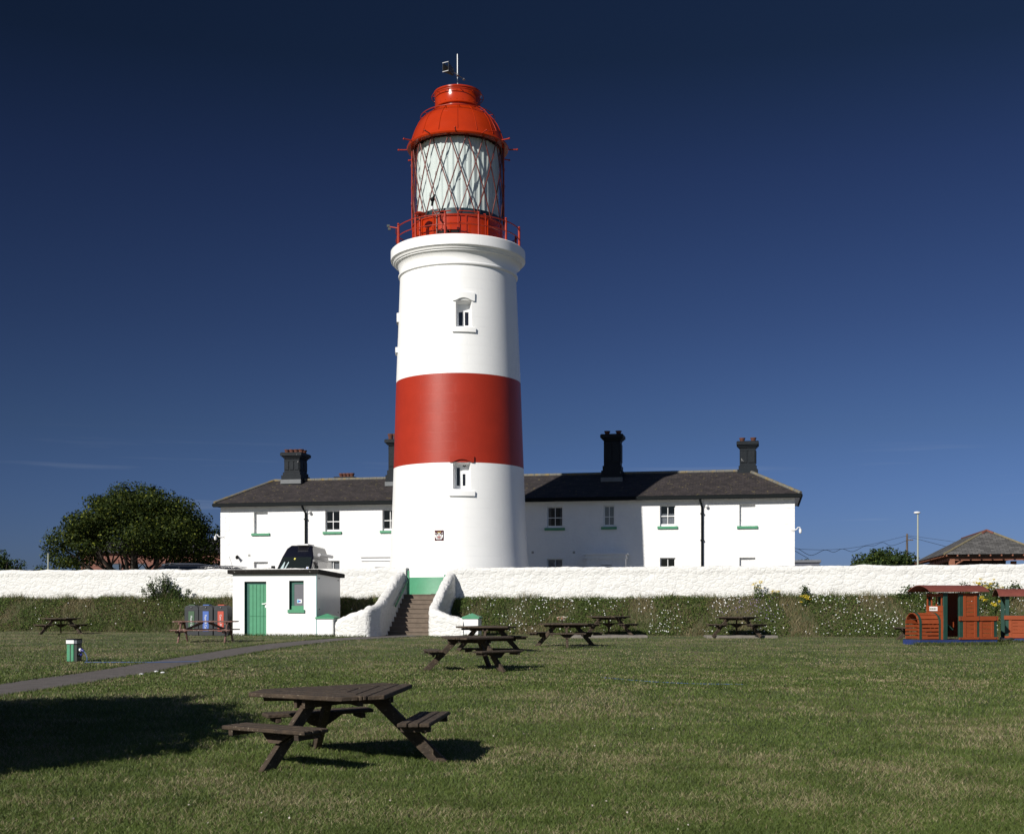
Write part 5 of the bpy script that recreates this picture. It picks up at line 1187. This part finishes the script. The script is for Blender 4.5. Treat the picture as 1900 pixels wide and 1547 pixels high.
m_ = MB(); m_.tube([(0,0,ez+.01),(W_/2,2.4,ez+ap+.01)], .06, 6); m_.tube([(W_,0,ez+.01),(W_/2,2.4,ez+ap+.01)], .06, 6); m_.build('hip_tiles', M('mossy_hip', (0.20,0.17,0.10), 0.9, 0.4, 10), sh, smooth=50)
m_ = MB(); m_.box(.35, W_-.35, .40, .52, ez-.30, ez-.17); m_.box(.35, .47, .52, L2_-.4, ez-.30, ez-.17)
m_.build('beam', TIMB, sh)
m_ = MB(); x = .12
while x < W_: m_.beam((x, .03, ez-.06), (x, .6, ez-.05), .06, .08); x += .52
y = .6
while y < L2_: m_.beam((.03, y, ez-.06), (.6, y, ez-.05), .06, .08); y += .52
m_.build('rafters', TIMB, sh)
m_ = MB(); m_.box(.1, W_-.1, .25, L2_-.3, ez-.03, ez-.01); m_.build('ceiling', TIMBD, sh)
for x, y in ((.42, .46), (W_-.42, .46), (.42, 6), (.42, L2_-.46), (W_-.42, L2_-.46), (W_-.42, 6)):
    m_ = MB(); m_.box(x-.14, x+.14, y-.1, y+.1, 0, ez-.17)
    if y < 1: sg = 1 if x < 2 else -1; m_.tube([(x+sg*.1, y, ez-.75), (x+sg*.22, y, ez-.48), (x+sg*.55, y, ez-.27)], .05, 6)
    m_.build('post', TIMB, sh)
m_ = MB(); m_.box(.5, W_-.3, 8.8, 9, 0, ez-.05); m_.build('back_wall', TIMBD, sh)

def pole(name, label, cat, px, py_top, Y, r, mat, lamp):
    p = Vector(((px-CX)/F*Y, Y, UG)); o = thing(name, label, cat, p); h = EYE+(HY-py_top)/F*Y-UG
    m_ = MB(); m_.tube([(0,0,0),(0,0,h)], [r*1.15, r*.85], 10); m_.build('pole', mat, o, smooth=50)
    if lamp: m_ = MB(); m_.sphere((-.04,0,h), .13, 14, sc=(1.4,1,.55)); m_.build('lamp_head', CAMW, o, smooth=50)
    return p, h, o
pole('lamp_post', 'slim pale lamp post with small white head right of the house', 'lamp post', 1703, 951, 66, .046, POLEP, True)
pole('lamp_post', 'pale lamp post stub showing under the left edge of the big tree', 'lamp post', 89.5, 1026, 78, .05, POLEP, False)
up, uh, uo = pole('utility_pole', 'grey wooden utility pole carrying wires beyond the round bush', 'utility pole', 1683, 990, 92, .085, UPOLE, False)
m_ = MB(); m_.box(-.05,.45,-.03,.03,uh-.5,uh-.42); m_.build('bracket', UPOLE, uo)
def wire(label, pts, r=.014):
    m_ = MB(); P = [wp(*q) for q in pts]; out_ = []
    for i in range(len(P)-1):
        p0 = P[max(i-1, 0)]; p1 = P[i]; p2 = P[i+1]; p3 = P[min(i+2, len(P)-1)]
        for k in range(6):
            t = k/6; out_.append(0.5*((2*p1)+(p2-p0)*t+(2*p0-5*p1+4*p2-p3)*t*t+(3*p1-p0-3*p2+p3)*t**3))
    out_.append(P[-1]); m_.tube(out_, r, 5); tag(m_.build('wire', M('wire_dark', (0.02,0.02,0.02), 0.6), smooth=60), label, 'wire', 'overhead wires')
wire('wavy overhead wire sagging in loops from the house to the utility pole', [(1472,1018,70),(1482,1018.5,72),(1505,1030,74),(1530,1020,77),(1547,1024,79),(1563,1018,81),(1582,1023,83),(1604,1013,85),(1622,1012,86),(1638,1006,88),(1655,1012,90),(1683,1002,92)])
wire('straight thin overhead wire above the wavy one, left of the utility pole', [(1482,1018.3,72),(1540,1019.5,78),(1600,1013,84),(1683,993.5,92)], .010)
wire('lower overhead wire from the utility pole to the shelter', [(1684,995,92),(1730,1007,86),(1768,1017,79)])
wire('upper thin overhead wire from the utility pole to the shelter roof', [(1684,993,92),(1735,1000,88),(1785,1007,84)], .010)
wire('short wire dropping from the house to the flat grey roof', [(1473,1020.5,70),(1500,1036,76)])
fr = thing('flat_roof_shed', 'flat grey roof edge of a low shed beside the house', 'shed', Vector(((1495-CX)/F*78, 78, UG)), -AL)
x0_, x1_ = -1.6, .84; zt_f = EYE+(HY-1038.5)/F*78-UG
m_ = MB(); m_.box(x0_-.1, x1_+.1, -.1, 3.1, zt_f-.16, zt_f); m_.build('roof', M('roof_grey_blue', (0.14, 0.15, 0.17), 0.6, 0.2, 5), fr, bevel=0.01)
m_ = MB(); m_.box(x0_, x1_, 0, 3, 0, zt_f-.16); m_.build('wall', M('shed_grey', (0.09, 0.10, 0.13), 0.7, 0.2, 5), fr)

# ------------------------------------------------------------------ trees and shrubs
def crown_points(blobs, per, shell=0.62, rs=None):
    """leaf positions in clumps: blobs = (cx,cy,cz,rx,ry,rz)"""
    P = []; N_ = []
    for b in blobs:
        n = int(per*(b[3]*b[5])); v = rng.normal(size=(n, 3)); v /= np.linalg.norm(v, axis=1, keepdims=True)
        r = (shell+(1-shell)*rng.uniform(0, 1, n)**0.6)*(1+0.10*rng.normal(size=n)); p = v*r[:, None]*np.array(b[3:6])+np.array(b[:3]); P.append(p); N_.append(v+rng.normal(size=(n, 3))*.55+np.array([0,0,.35]))
    return np.concatenate(P), np.concatenate(N_)
def leafcols(n, a, b, hi=None, ph=0.1):
    f = rng.uniform(0, 1, n)[:, None]; c = np.array(a)*(1-f)+np.array(b)*f
    if hi is not None: m = rng.uniform(0, 1, n) < ph; c[m] = np.array(hi)*rng.uniform(.7, 1.1, (m.sum(), 1))
    return c
def dome_blobs(n, c, R_, r0, r1, zmin=-0.25, seed=1, flat=1.0, p=2.0):
    rg = np.random.default_rng(seed); out_ = []
    i = 0
    while len(out_) < n:
        v = rg.normal(size=3); v /= np.linalg.norm(v)
        if v[2] < zmin: continue
        v = v/(np.abs(v)**p).sum()**(1/p)
        k = rg.uniform(.62, .97); r = rg.uniform(r0, r1); out_.append((c[0]+v[0]*R_[0]*k, c[1]+v[1]*R_[1]*k, c[2]+v[2]*R_[2]*k, r*1.15, r*1.1, r*.62*flat))
    return out_
# the big sycamore-like tree
TY = 81.0; tcx = (247-CX)/F*TY; ttop = EYE+(HY-893)/F*TY; tb = EYE+(HY-1040)/F*TY
bt = thing('tree', 'big round dark green tree with many stems left of the house', 'tree', (tcx, TY, UG))
hw_ = (408-85)/2/F*TY
bl = dome_blobs(125, (0, 0, tb-UG+0.1), (hw_-.85, hw_*.8, ttop-tb-.6), .75, 1.3, -0.12, 3, 1.0, 2.5)
bl += [(-hw_+1.0, -.5, tb-UG+.2, 1.1, 1.1, .7), (-hw_+1.7, -1, tb-UG-.15, 1.1, 1.1, .5), (-hw_+.9, -.6, tb-UG+1.0, 1.0, 1.0, .8), (hw_-1.3, -1.5, tb-UG+.9, 1.3, 1.2, .8), (hw_-.7, -.5, tb-UG+.6, 1.1, 1.1, .8), (hw_-.9, .5, tb-UG-.3, 1.2, 1.1, .6), (hw_-.5, 0, tb-UG+1.5, 1.1, 1.1, .9), (hw_-1.8, .5, tb-UG+2.1, 1.2, 1.1, .9), (hw_-2.2, -1, tb-UG-.3, 1.2, 1.1, .5), (2.4, -3, tb-UG+.75, 1.5, 1.2, .5), (-1.9, -3.2, tb-UG+.8, 1.4, 1.2, .45)]
bl = [b for b in bl if b[2]-.55*b[5] > 2.65 or abs(b[0]) > hw_-2.0]
P, N_ = crown_points(bl, 760, .42)
leaves('crown', P, N_, rng.uniform(.10, .21, len(P)), leafcols(len(P), (.011,.021,.005), (.040,.056,.010), (.14,.16,.022), .10), LEAFM, bt)
m_ = MB(); rg = random.Random(5)
for i in range(15):
    a = 2*math.pi*i/15+rg.uniform(-.2,.2); rr = rg.uniform(.5, .95)*hw_*.85; zt_b = rg.uniform(1.8, 4.6); x1_, y1_ = math.cos(a)*rr, math.sin(a)*rr*.8; s0_ = rg.uniform(.2,1.5)
    pts = [Vector((math.cos(a)*s0_, math.sin(a)*.4*s0_, -.1)), Vector((x1_*.38, y1_*.3, .9)), Vector((x1_*.66, y1_*.62, 1.9)), Vector((x1_*.85, y1_*.85, max(2.2, zt_b*.8))), Vector((x1_, y1_, zt_b))]
    m_.tube(pts, [.22, .17, .12, .08, .03], 7)
    for k in (1, 2, 3):
        p = pts[k]; q2 = p+Vector((rg.uniform(-1.4,1.4), rg.uniform(-1,.6), rg.uniform(.8,1.6))); m_.tube([p, p.lerp(q2,.5)+Vector((0,0,.15)), q2], [.07,.05,.02], 5)
m_.tube([(0,0,-.1),(0.1,0,1.5),(0,.1,3.2),(.3,0,5)], [.34,.28,.2,.08], 9)
m_.build('trunk', BARK, bt, smooth=60)
def bush(name, label, cat, px, py_top, pxw, Y, dens=480, n=26, seed=2, ls=(.12,.24), cols=((.020,.036,.012),(.045,.07,.018)), hi=(.11,.14,.03), depth=.7, base=UG, group=None, sink=0.0, r=(.5,.9)):
    x = (px-CX)/F*Y; h = EYE+(HY-py_top)/F*Y-base; hw = pxw/2/F*Y
    o = thing(name, label, cat, (x, Y, base), 0, group)
    bl = dome_blobs(n, (0,0,h*.25-sink), (hw-.4, hw*depth, h*.75-.25+sink), r[0], r[1], -.3, seed, 1.2)
    P, N_ = crown_points(bl, dens, .5); keep = P[:, 2] > 0; P, N_ = P[keep], N_[keep]
    leaves('crown', P, N_, rng.uniform(ls[0], ls[1], len(P)), leafcols(len(P), cols[0], cols[1], hi, .08), LEAFM, o)
    m_ = MB(); rg = random.Random(seed)
    for i in range(6): a = i*1.05; m_.tube([(math.cos(a)*.1, math.sin(a)*.1, 0), (math.cos(a)*hw*.3, math.sin(a)*hw*.2, h*.4), (math.cos(a)*hw*.6, math.sin(a)*hw*.4, h*.7)], [.12,.08,.03], 6)
    m_.build('trunk', BARK, o, smooth=60); return o
bush('tree', 'dark rounded tree at the left edge of the picture', 'tree', 5, 1015, 105, 100, n=30, seed=4)
bush('tree', 'low hedge-like tree between the left-edge tree and the big tree', 'tree', 85, 1046, 70, 104, n=16, seed=5)
bush('shrub', 'low shrub at the foot of the big tree before the brick building', 'shrub', 155, 1045, 48, 86, n=14, seed=9, r=(.35,.6))
bush('shrub', 'broad dark green bush behind the wall between house and shelter', 'shrub', 1647, 1011, 176, 84, n=170, r=(.4,.65), seed=6)
bush('shrub', 'small ragged bush just right of the lamp post', 'shrub', 1713, 1037, 30, 82, n=8, seed=8, r=(.3,.5))
bush('shrub', 'bush showing above the flat grey roof beside the house', 'shrub', 1490, 1033, 60, 88, n=16, seed=12)
# large shrub outside the frame on the left: it throws the long shadow across the foreground
poly = [(-5.55,10.6), (-6.4,13.3), (-8.25,16.9), (-11.6,15.6), (-13.5,12.0), (-12.0,7.5), (-8.7,8.3)]
def inside(x, y):
    c = False
    for (x0, y0), (x1, y1) in zip(poly, poly[1:]+poly[:1]):
        if (y0 > y) != (y1 > y) and x < (x1-x0)*(y-y0)/(y1-y0)+x0: c = not c
    return c
CAST = thing('shrub', 'large dense shrub outside the left edge casting the foreground shadow', 'shrub', (-9.5, 12.0, gz(0, 12)))
bl = []; rg = random.Random(9); hx_ = lambda x, y: 3.05+.28*math.sin(x*1.3+y*.9)+.12*math.sin(x*3.1)
x = -13.5
while x < -6:
    y = 7.0
    while y < 17:
        if inside(x, y):
            for lv_ in (.6, 1.5, 2.4): bl.append((x+9.5+rg.uniform(-.1,.1), y-12, lv_, .62, .62, .6))
            bl.append((x+9.5, y-12, hx_(x, y)-.42, .62, .62, .42))
        y += .75
    x += .75
P, N_ = crown_points(bl, 620, .3); keep = P[:, 2] > 0
leaves('crown', P[keep], N_[keep], rng.uniform(.12,.22,int(keep.sum())), leafcols(int(keep.sum()), (.02,.036,.012), (.045,.07,.018)), LEAFM, CAST)
m_ = MB()
for i in range(6): m_.tube([(-i*.7,-i*.25,0),(-i*.7+.2,-i*.25,1.4),(-i*.7,-i*.25,2.4)], [.1,.07,.03], 6)
m_.build('trunk', BARK, CAST)

# ------------------------------------------------------------------ bank vegetation
hutS = (h0-.1, h1+.75)
def bank_sample(n, dlo=-1.72, dhi=0.0):
    s = rng.uniform(-30, 25, n); d = rng.uniform(dlo, dhi, n)
    ok = ~((s > hutS[0]) & (s < hutS[1]-.9) & (d < -1.6)) & ~((s > S_ST0-.5) & (s < S_ST1+.5))
    return s[ok], d[ok]
def to_world(s, d, extra=0.0):
    z = np.array([bank_z(a, b) for a, b in zip(s, d)])+extra
    return np.stack([s*CA+d*SA, 52-s*SA+d*CA, z], 1)
s, d = bank_sample(64000); P = to_world(s, d, 0.0); n = len(s)
dens = vnoise(s, d, .5, 4.0); dry = vnoise(s, d, .9, 9.0)
cols = leafcols(n, (.046,.070,.016), (.110,.140,.036)); mdry = rng.uniform(0,1,n) < np.clip(.32+dry*1.2, .05, .85); cols[mdry] = leafcols(int(mdry.sum()), (.12,.095,.045), (.25,.205,.11))
hh = rng.uniform(.07,.24,n)*(1+.5*np.clip(dens,-.6,1)); 
vb = blades('bank_grass', P, hh, rng.uniform(.010,.022,n), .75, cols, GRASSM); tag(vb, kind='stuff'); tag(vb, 'long mixed green and straw grass covering the bank below the wall', 'grass')
s, d = bank_sample(60000); P = to_world(s, d); n = len(s); cl = vnoise(s, d, .8, 21.0); keep = cl > -.12; P = P[keep]; n = len(P)
P[:, 2] += rng.uniform(.01,.17,n); P[:, 1] -= rng.uniform(0,.08,n)
lv = leaves('bank_weeds', P, rng.normal(size=(n,3))*.6+np.array([-.1,-.6,.8]), rng.uniform(.035,.085,n), leafcols(n, (.036,.066,.015), (.090,.130,.030), (.17,.20,.05), .08), LEAFM); tag(lv, 'broad-leaved weeds and bindweed spread over the bank', 'weeds', kind='stuff')
# taller grasses against the wall
s, d = bank_sample(15000, -.32, 0.0); tl = vnoise(s, d*0, .8, 30.0); keep = rng.uniform(0,1,len(s)) < np.clip(.5+tl*1.4, .06, 1); s, d = s[keep], d[keep]; P = to_world(s, d); n = len(s)
tg = blades('wall_foot_grass', P, rng.uniform(.14,.42,n)*(1+.4*np.clip(tl[keep],-.5,1)), rng.uniform(.007,.015,n), .5, leafcols(n, (.05,.07,.02), (.10,.115,.035), (.30,.25,.14), .35), GRASSM); tag(tg, 'tall ragged grass stalks along the foot of the white wall', 'grass', kind='stuff')
# bindweed flowers (white), mainly right of the steps
s, d = bank_sample(9000); w = vnoise(s, d, 1.1, 40.0); dn = np.where(s > S_ST1, .16+.30*np.clip((s-8)/14, 0, 1)+.5*w, .022+.12*w); keep = rng.uniform(0,1,len(s)) < np.clip(dn, 0, .9)
s, d = s[keep], d[keep]; P = to_world(s, d, .14); P[:, 1] -= .10; n = len(P)
wf = leaves('bindweed_flowers', P, rng.normal(size=(n,3))*.3+np.array([-.25,-1,.45]), rng.uniform(.022,.056,n), leafcols(n, (.62,.62,.62), (.82,.82,.80)), FLOWERM, None, 1.0); tag(wf, 'small white bindweed flowers scattered over the bank', 'flowers', kind='stuff')
# yellow ragwort plants, thistles, a taller shrub on the left
def ragwort(px, py_lo, py_hi, w, label, n=120, dd=-.35, yellow=(.62,.46,.03)):
    s = sp(px, dd); q = HF(s, dd); z0 = zp(px, py_lo, dd); z1 = zp(px, py_hi, dd); rt = max(bank_z(s, dd), 0)
    o = thing('yellow_flower', label, 'wildflower', (q.x, q.y, rt), 0, 'yellow ragwort on the bank')
    nh = max(5, int(n/13)); m_ = MB(); PF = []; 
    for i in range(nh):
        x = rng.uniform(-w, w); z = rng.uniform(z0, z1)-rt; z = z-(abs(x)/w)**2*.35*(z1-z0); z = max(z, .1); y = rng.uniform(-.15,.1)
        m_.tube([(x*.35, y*.3, 0), (x*.7, y*.7, z*.6), (x, y, z)], [.008,.006,.004], 4)
        k = 13; PF.append(np.stack([x+rng.normal(size=k)*.045, y+rng.normal(size=k)*.04, z+rng.normal(size=k)*.016], 1))
    m_.build('stems', M('green_stem', (0.06,0.09,0.025), 0.7), o)
    PF = np.concatenate(PF); k = len(PF)
    leaves('blooms', PF, rng.normal(size=(k,3))*.4+np.array([-.2,-.6,.8]), rng.uniform(.028,.05,k), leafcols(k, (.45,.33,.02), yellow), FLOWERM, o, .9)
    k = nh*14; PL = np.stack([rng.uniform(-w,w,k)*.8, rng.uniform(-.12,.12,k), rng.uniform(.05, max(.2, (z1-rt)*.75), k)], 1)
    leaves('foliage', PL, rng.normal(size=(k,3)), rng.uniform(.04,.09,k), leafcols(k, (.035,.06,.016), (.08,.11,.03)), LEAFM, o)
ragwort(1833, 1092, 1069, .52, 'big clump of yellow flowers above the gap behind the toy engine roof', 420)
ragwort(1406, 1090, 1076, .20, 'yellow flower clump rising against the wall above the lone far table', 130)
ragwort(1440, 1098, 1094, .14, 'small yellow flower tuft just right of the clump against the wall', 70)
ragwort(1493, 1116, 1102, .18, 'yellow flower clump lower down the bank beside the leafy bramble spray', 120, -.7)
ragwort(1822, 1115, 1105, .12, 'yellow flowers close to the back corner of the toy engine cab', 80, -.8)
ragwort(1842, 1123, 1117, .10, 'lowest yellow flowers in the gap between engine and carriage', 80, -1.0)
ragwort(1861, 1117, 1110, .10, 'yellow flowers beside the front post of the toy carriage', 70, -.8)
s0_, n = sp(1395, -.8), 90; s = s0_+rng.normal(size=n)*.55; d = -.8+rng.normal(size=n)*.22; P = to_world(s, d, .17); P[:,1] -= .08
th = leaves('thistle_flowers', P, rng.normal(size=(n,3))*.3+np.array([0,-1,.4]), rng.uniform(.03,.055,n), leafcols(n, (.20,.15,.28), (.36,.28,.42)), FLOWERM, None, .9); tag(th, 'pale purple thistle flowers on the middle of the bank', 'flowers', kind='stuff')
def leafy(px, py_top, w, h, label, n, name='shrub', sd_=1, dd=-.25, dark=False):
    s = sp(px, dd); q = HF(s, dd); rt = bank_z(s, dd); H = zp(px, py_top, dd)-rt
    o = thing(name, label, 'shrub', (q.x, q.y, rt), 0); m_ = MB(); PP = []; rg = random.Random(sd_)
    for i in range(max(4, n//70)):
        x = rg.uniform(-w, w); hz_ = H*(1-(abs(x)/w)**1.6*.75)*rg.uniform(.7,1); pts = [Vector((x*.25, 0, -.1)), Vector((x*.7, rg.uniform(-.15,.1), hz_*.55)), Vector((x, rg.uniform(-.2,.1), hz_))]
        m_.tube(pts, [.014,.009,.004], 4); k = 70; t = rng.uniform(.15,1,k); p0, p1, p2 = [np.array(p) for p in pts]; c = (1-t)[:,None]**2*p0+2*(t*(1-t))[:,None]*p1+(t**2)[:,None]*p2
        PP.append(c+rng.normal(size=(k,3))*.07)
    m_.build('stems', BARK, o); P = np.concatenate(PP); k = len(P)
    leaves('foliage', P, rng.normal(size=(k,3))+np.array([0,-.4,.5]), rng.uniform(.05,.10,k), leafcols(k, (.022,.04,.012), (.065,.095,.025)), LEAFM, o)
leafy(297, 1059, .95, 0, 'leafy elder shrub growing up the wall behind the reddish table', 1900, sd_=3)
leafy(340, 1078, .40, 0, 'small twiggy offshoot right of the leafy elder shrub', 350, sd_=4)
leafy(1490, 1083, .22, 0, 'dark leafy bramble spray against the wall above the bank', 120, 'bramble', 5)
leafy(1790, 1074, .25, 0, 'thin bramble spray against the wall above the toy engine', 140, 'bramble', 6)
leafy(1880, 1080, .7, 0, 'bramble mound on the bank at the right edge of the picture', 900, 'bramble', 7)
leafy(1700, 1086, .8, 0, 'bramble mound on the bank left of the toy engine roof', 900, 'bramble', 8)
# grass hummock round the train base
# ------------------------------------------------------------------ lawn grass
def lawn_cols(X, Y, n):
    a = vnoise(X, Y, .42, 2.0); b = vnoise(X, Y, 1.5, 6.0); c = vnoise(X*.5, Y, 2.6, 11.0)
    f = a*.9+b*.7+c*.5
    cols = leafcols(n, (.057,.094,.018), (.134,.172,.044)); cols *= (1+.28*b)[:, None]
    p = np.clip(.15+f*.50, .02, .75); m = rng.uniform(0,1,n) < p; cols[m] = leafcols(int(m.sum()), (.18,.15,.075), (.36,.31,.19)); return cols
def lawn_points(n, y0, y1, spread=.50, pw=1.0):
    # density falls with distance like the picture needs it, over a strip wider than the view
    u = rng.uniform(0, 1, n); Y = 1/(1/y0+(1/y1-1/y0)*u); X = rng.uniform(-spread, spread, n)*Y
    bd = (X*SA+(Y-52)*CA); ok = (bd < -1.5) & ~((bd > HD) & (X > -12) & (X < -6.5)) & ~on_path(X, Y, 0.02); X, Y = X[ok], Y[ok]
    return X, Y
X, Y = lawn_points(560000, 7.2, 22); n = len(X); z = GS*Y
P = np.stack([X, Y, z], 1)
lw = blades('lawn_grass', P, rng.uniform(.018,.050,n)*(1+.3*(Y/12-1)), rng.uniform(.0032,.0068,n)*np.clip(Y/11,1,2), .95, lawn_cols(X, Y, n), GRASSM); tag(lw, 'short mown grass with straw-coloured patches covering the lawn', 'grass', kind='stuff')
X, Y = lawn_points(250000, 22, 54, .55); n = len(X); P = np.stack([X, Y, GS*Y], 1)
lw2 = blades('far_lawn_grass', P, rng.uniform(.02,.045,n), rng.uniform(.010,.022,n), .9, lawn_cols(X, Y, n)*.93, GRASSM); tag(lw2, 'short mown grass of the far half of the lawn', 'grass', kind='stuff')
# ragged verge along the path and around objects
EX = []; 
for E_, off in ((UE, -.03), (LE, .03)):
    for a, b in zip(E_, E_[1:]):
        L = (b-a).length; k = int(L*110); t = rng.uniform(0,1,k); pts = np.array(a)[None]*(1-t)[:,None]+np.array(b)[None]*t[:,None]; pts[:,0] += off+rng.normal(size=k)*.06; EX.append(pts)
NV = sum(len(e) for e in EX)
for (cx_, cy_, rx, ry, k, ang) in ((TR0.x+1.5, TR0.y+.32, 1.7, .14, 2600, 15), (TR0.x+4.8, TR0.y+2.3, 1.6, .14, 1800, -12), (TR0.x+.2, TR0.y-.08, .4, .2, 500, 15)):
    a = rng.uniform(-1,1,k)*rx; b = rng.normal(size=k)*ry-.08; EX.append(np.stack([cx_+a*math.cos(R(ang))-b*math.sin(R(ang)), cy_+a*math.sin(R(ang))+b*math.cos(R(ang)), np.full(k, GS*cy_)], 1))
for s0_, s1_, dd_, k in ((h0, h1+.8, HD-.06, 900), (sp(862,-3.3), sp(895,-3.3), HDR-.3, 200), (S_ST0-2.6, S_ST0-.1, -4.85, 300)):
    s = rng.uniform(s0_, s1_, k); d = dd_-np.abs(rng.normal(size=k))*.05; q = np.stack([s*CA+d*SA, 52-s*SA+d*CA, 0*s], 1); q[:,2] = GS*q[:,1]; EX.append(q)
P = np.concatenate(EX); n = len(P); P[:,2] = GS*P[:,1]
vg = blades('verge_grass', P, np.where(np.arange(n) < NV, rng.uniform(.025,.06,n), rng.uniform(.05,.14,n)), rng.uniform(.008,.018,n), .7, leafcols(n, (.035,.058,.014), (.085,.11,.03), (.2,.17,.09), .12), GRASSM); tag(vg, 'longer uncut grass along the path edges and round the train', 'grass', kind='stuff')
# clover heads in the lawn
X, Y = lawn_points(900, 7.5, 26); w = vnoise(X, Y, .6, 50.0); k = rng.uniform(0,1,len(X)) < np.clip(.05+.7*w, .01, .4); X, Y = X[k], Y[k]; n = len(X)
cv = leaves('clover_flowers', np.stack([X, Y, GS*Y+.04], 1), rng.normal(size=(n,3))+np.array([0,-.5,1]), rng.uniform(.012,.021,n), leafcols(n, (.36,.30,.27), (.5,.45,.40)), FLOWERM, None, 1.0); tag(cv, 'tiny pale clover heads dotted over the lawn', 'flowers', kind='stuff')
for p_ in ((262,1252),(290,1247),(302,1249)):
    q = gp(*p_); m_ = MB(); m_.sphere((0,0,.02), .04, 8, sc=(1.3,1,.5)); o = m_.build('pebble', PAPER, smooth=50); o.location = (q.x, q.y, q.z); 
    tag(o, {262: 'leftmost of the three white pebbles on the path', 290: 'middle of the three white pebbles on the path', 302: 'rightmost of the three white pebbles on the path'}[p_[0]], 'pebble', 'white pebbles on the path')
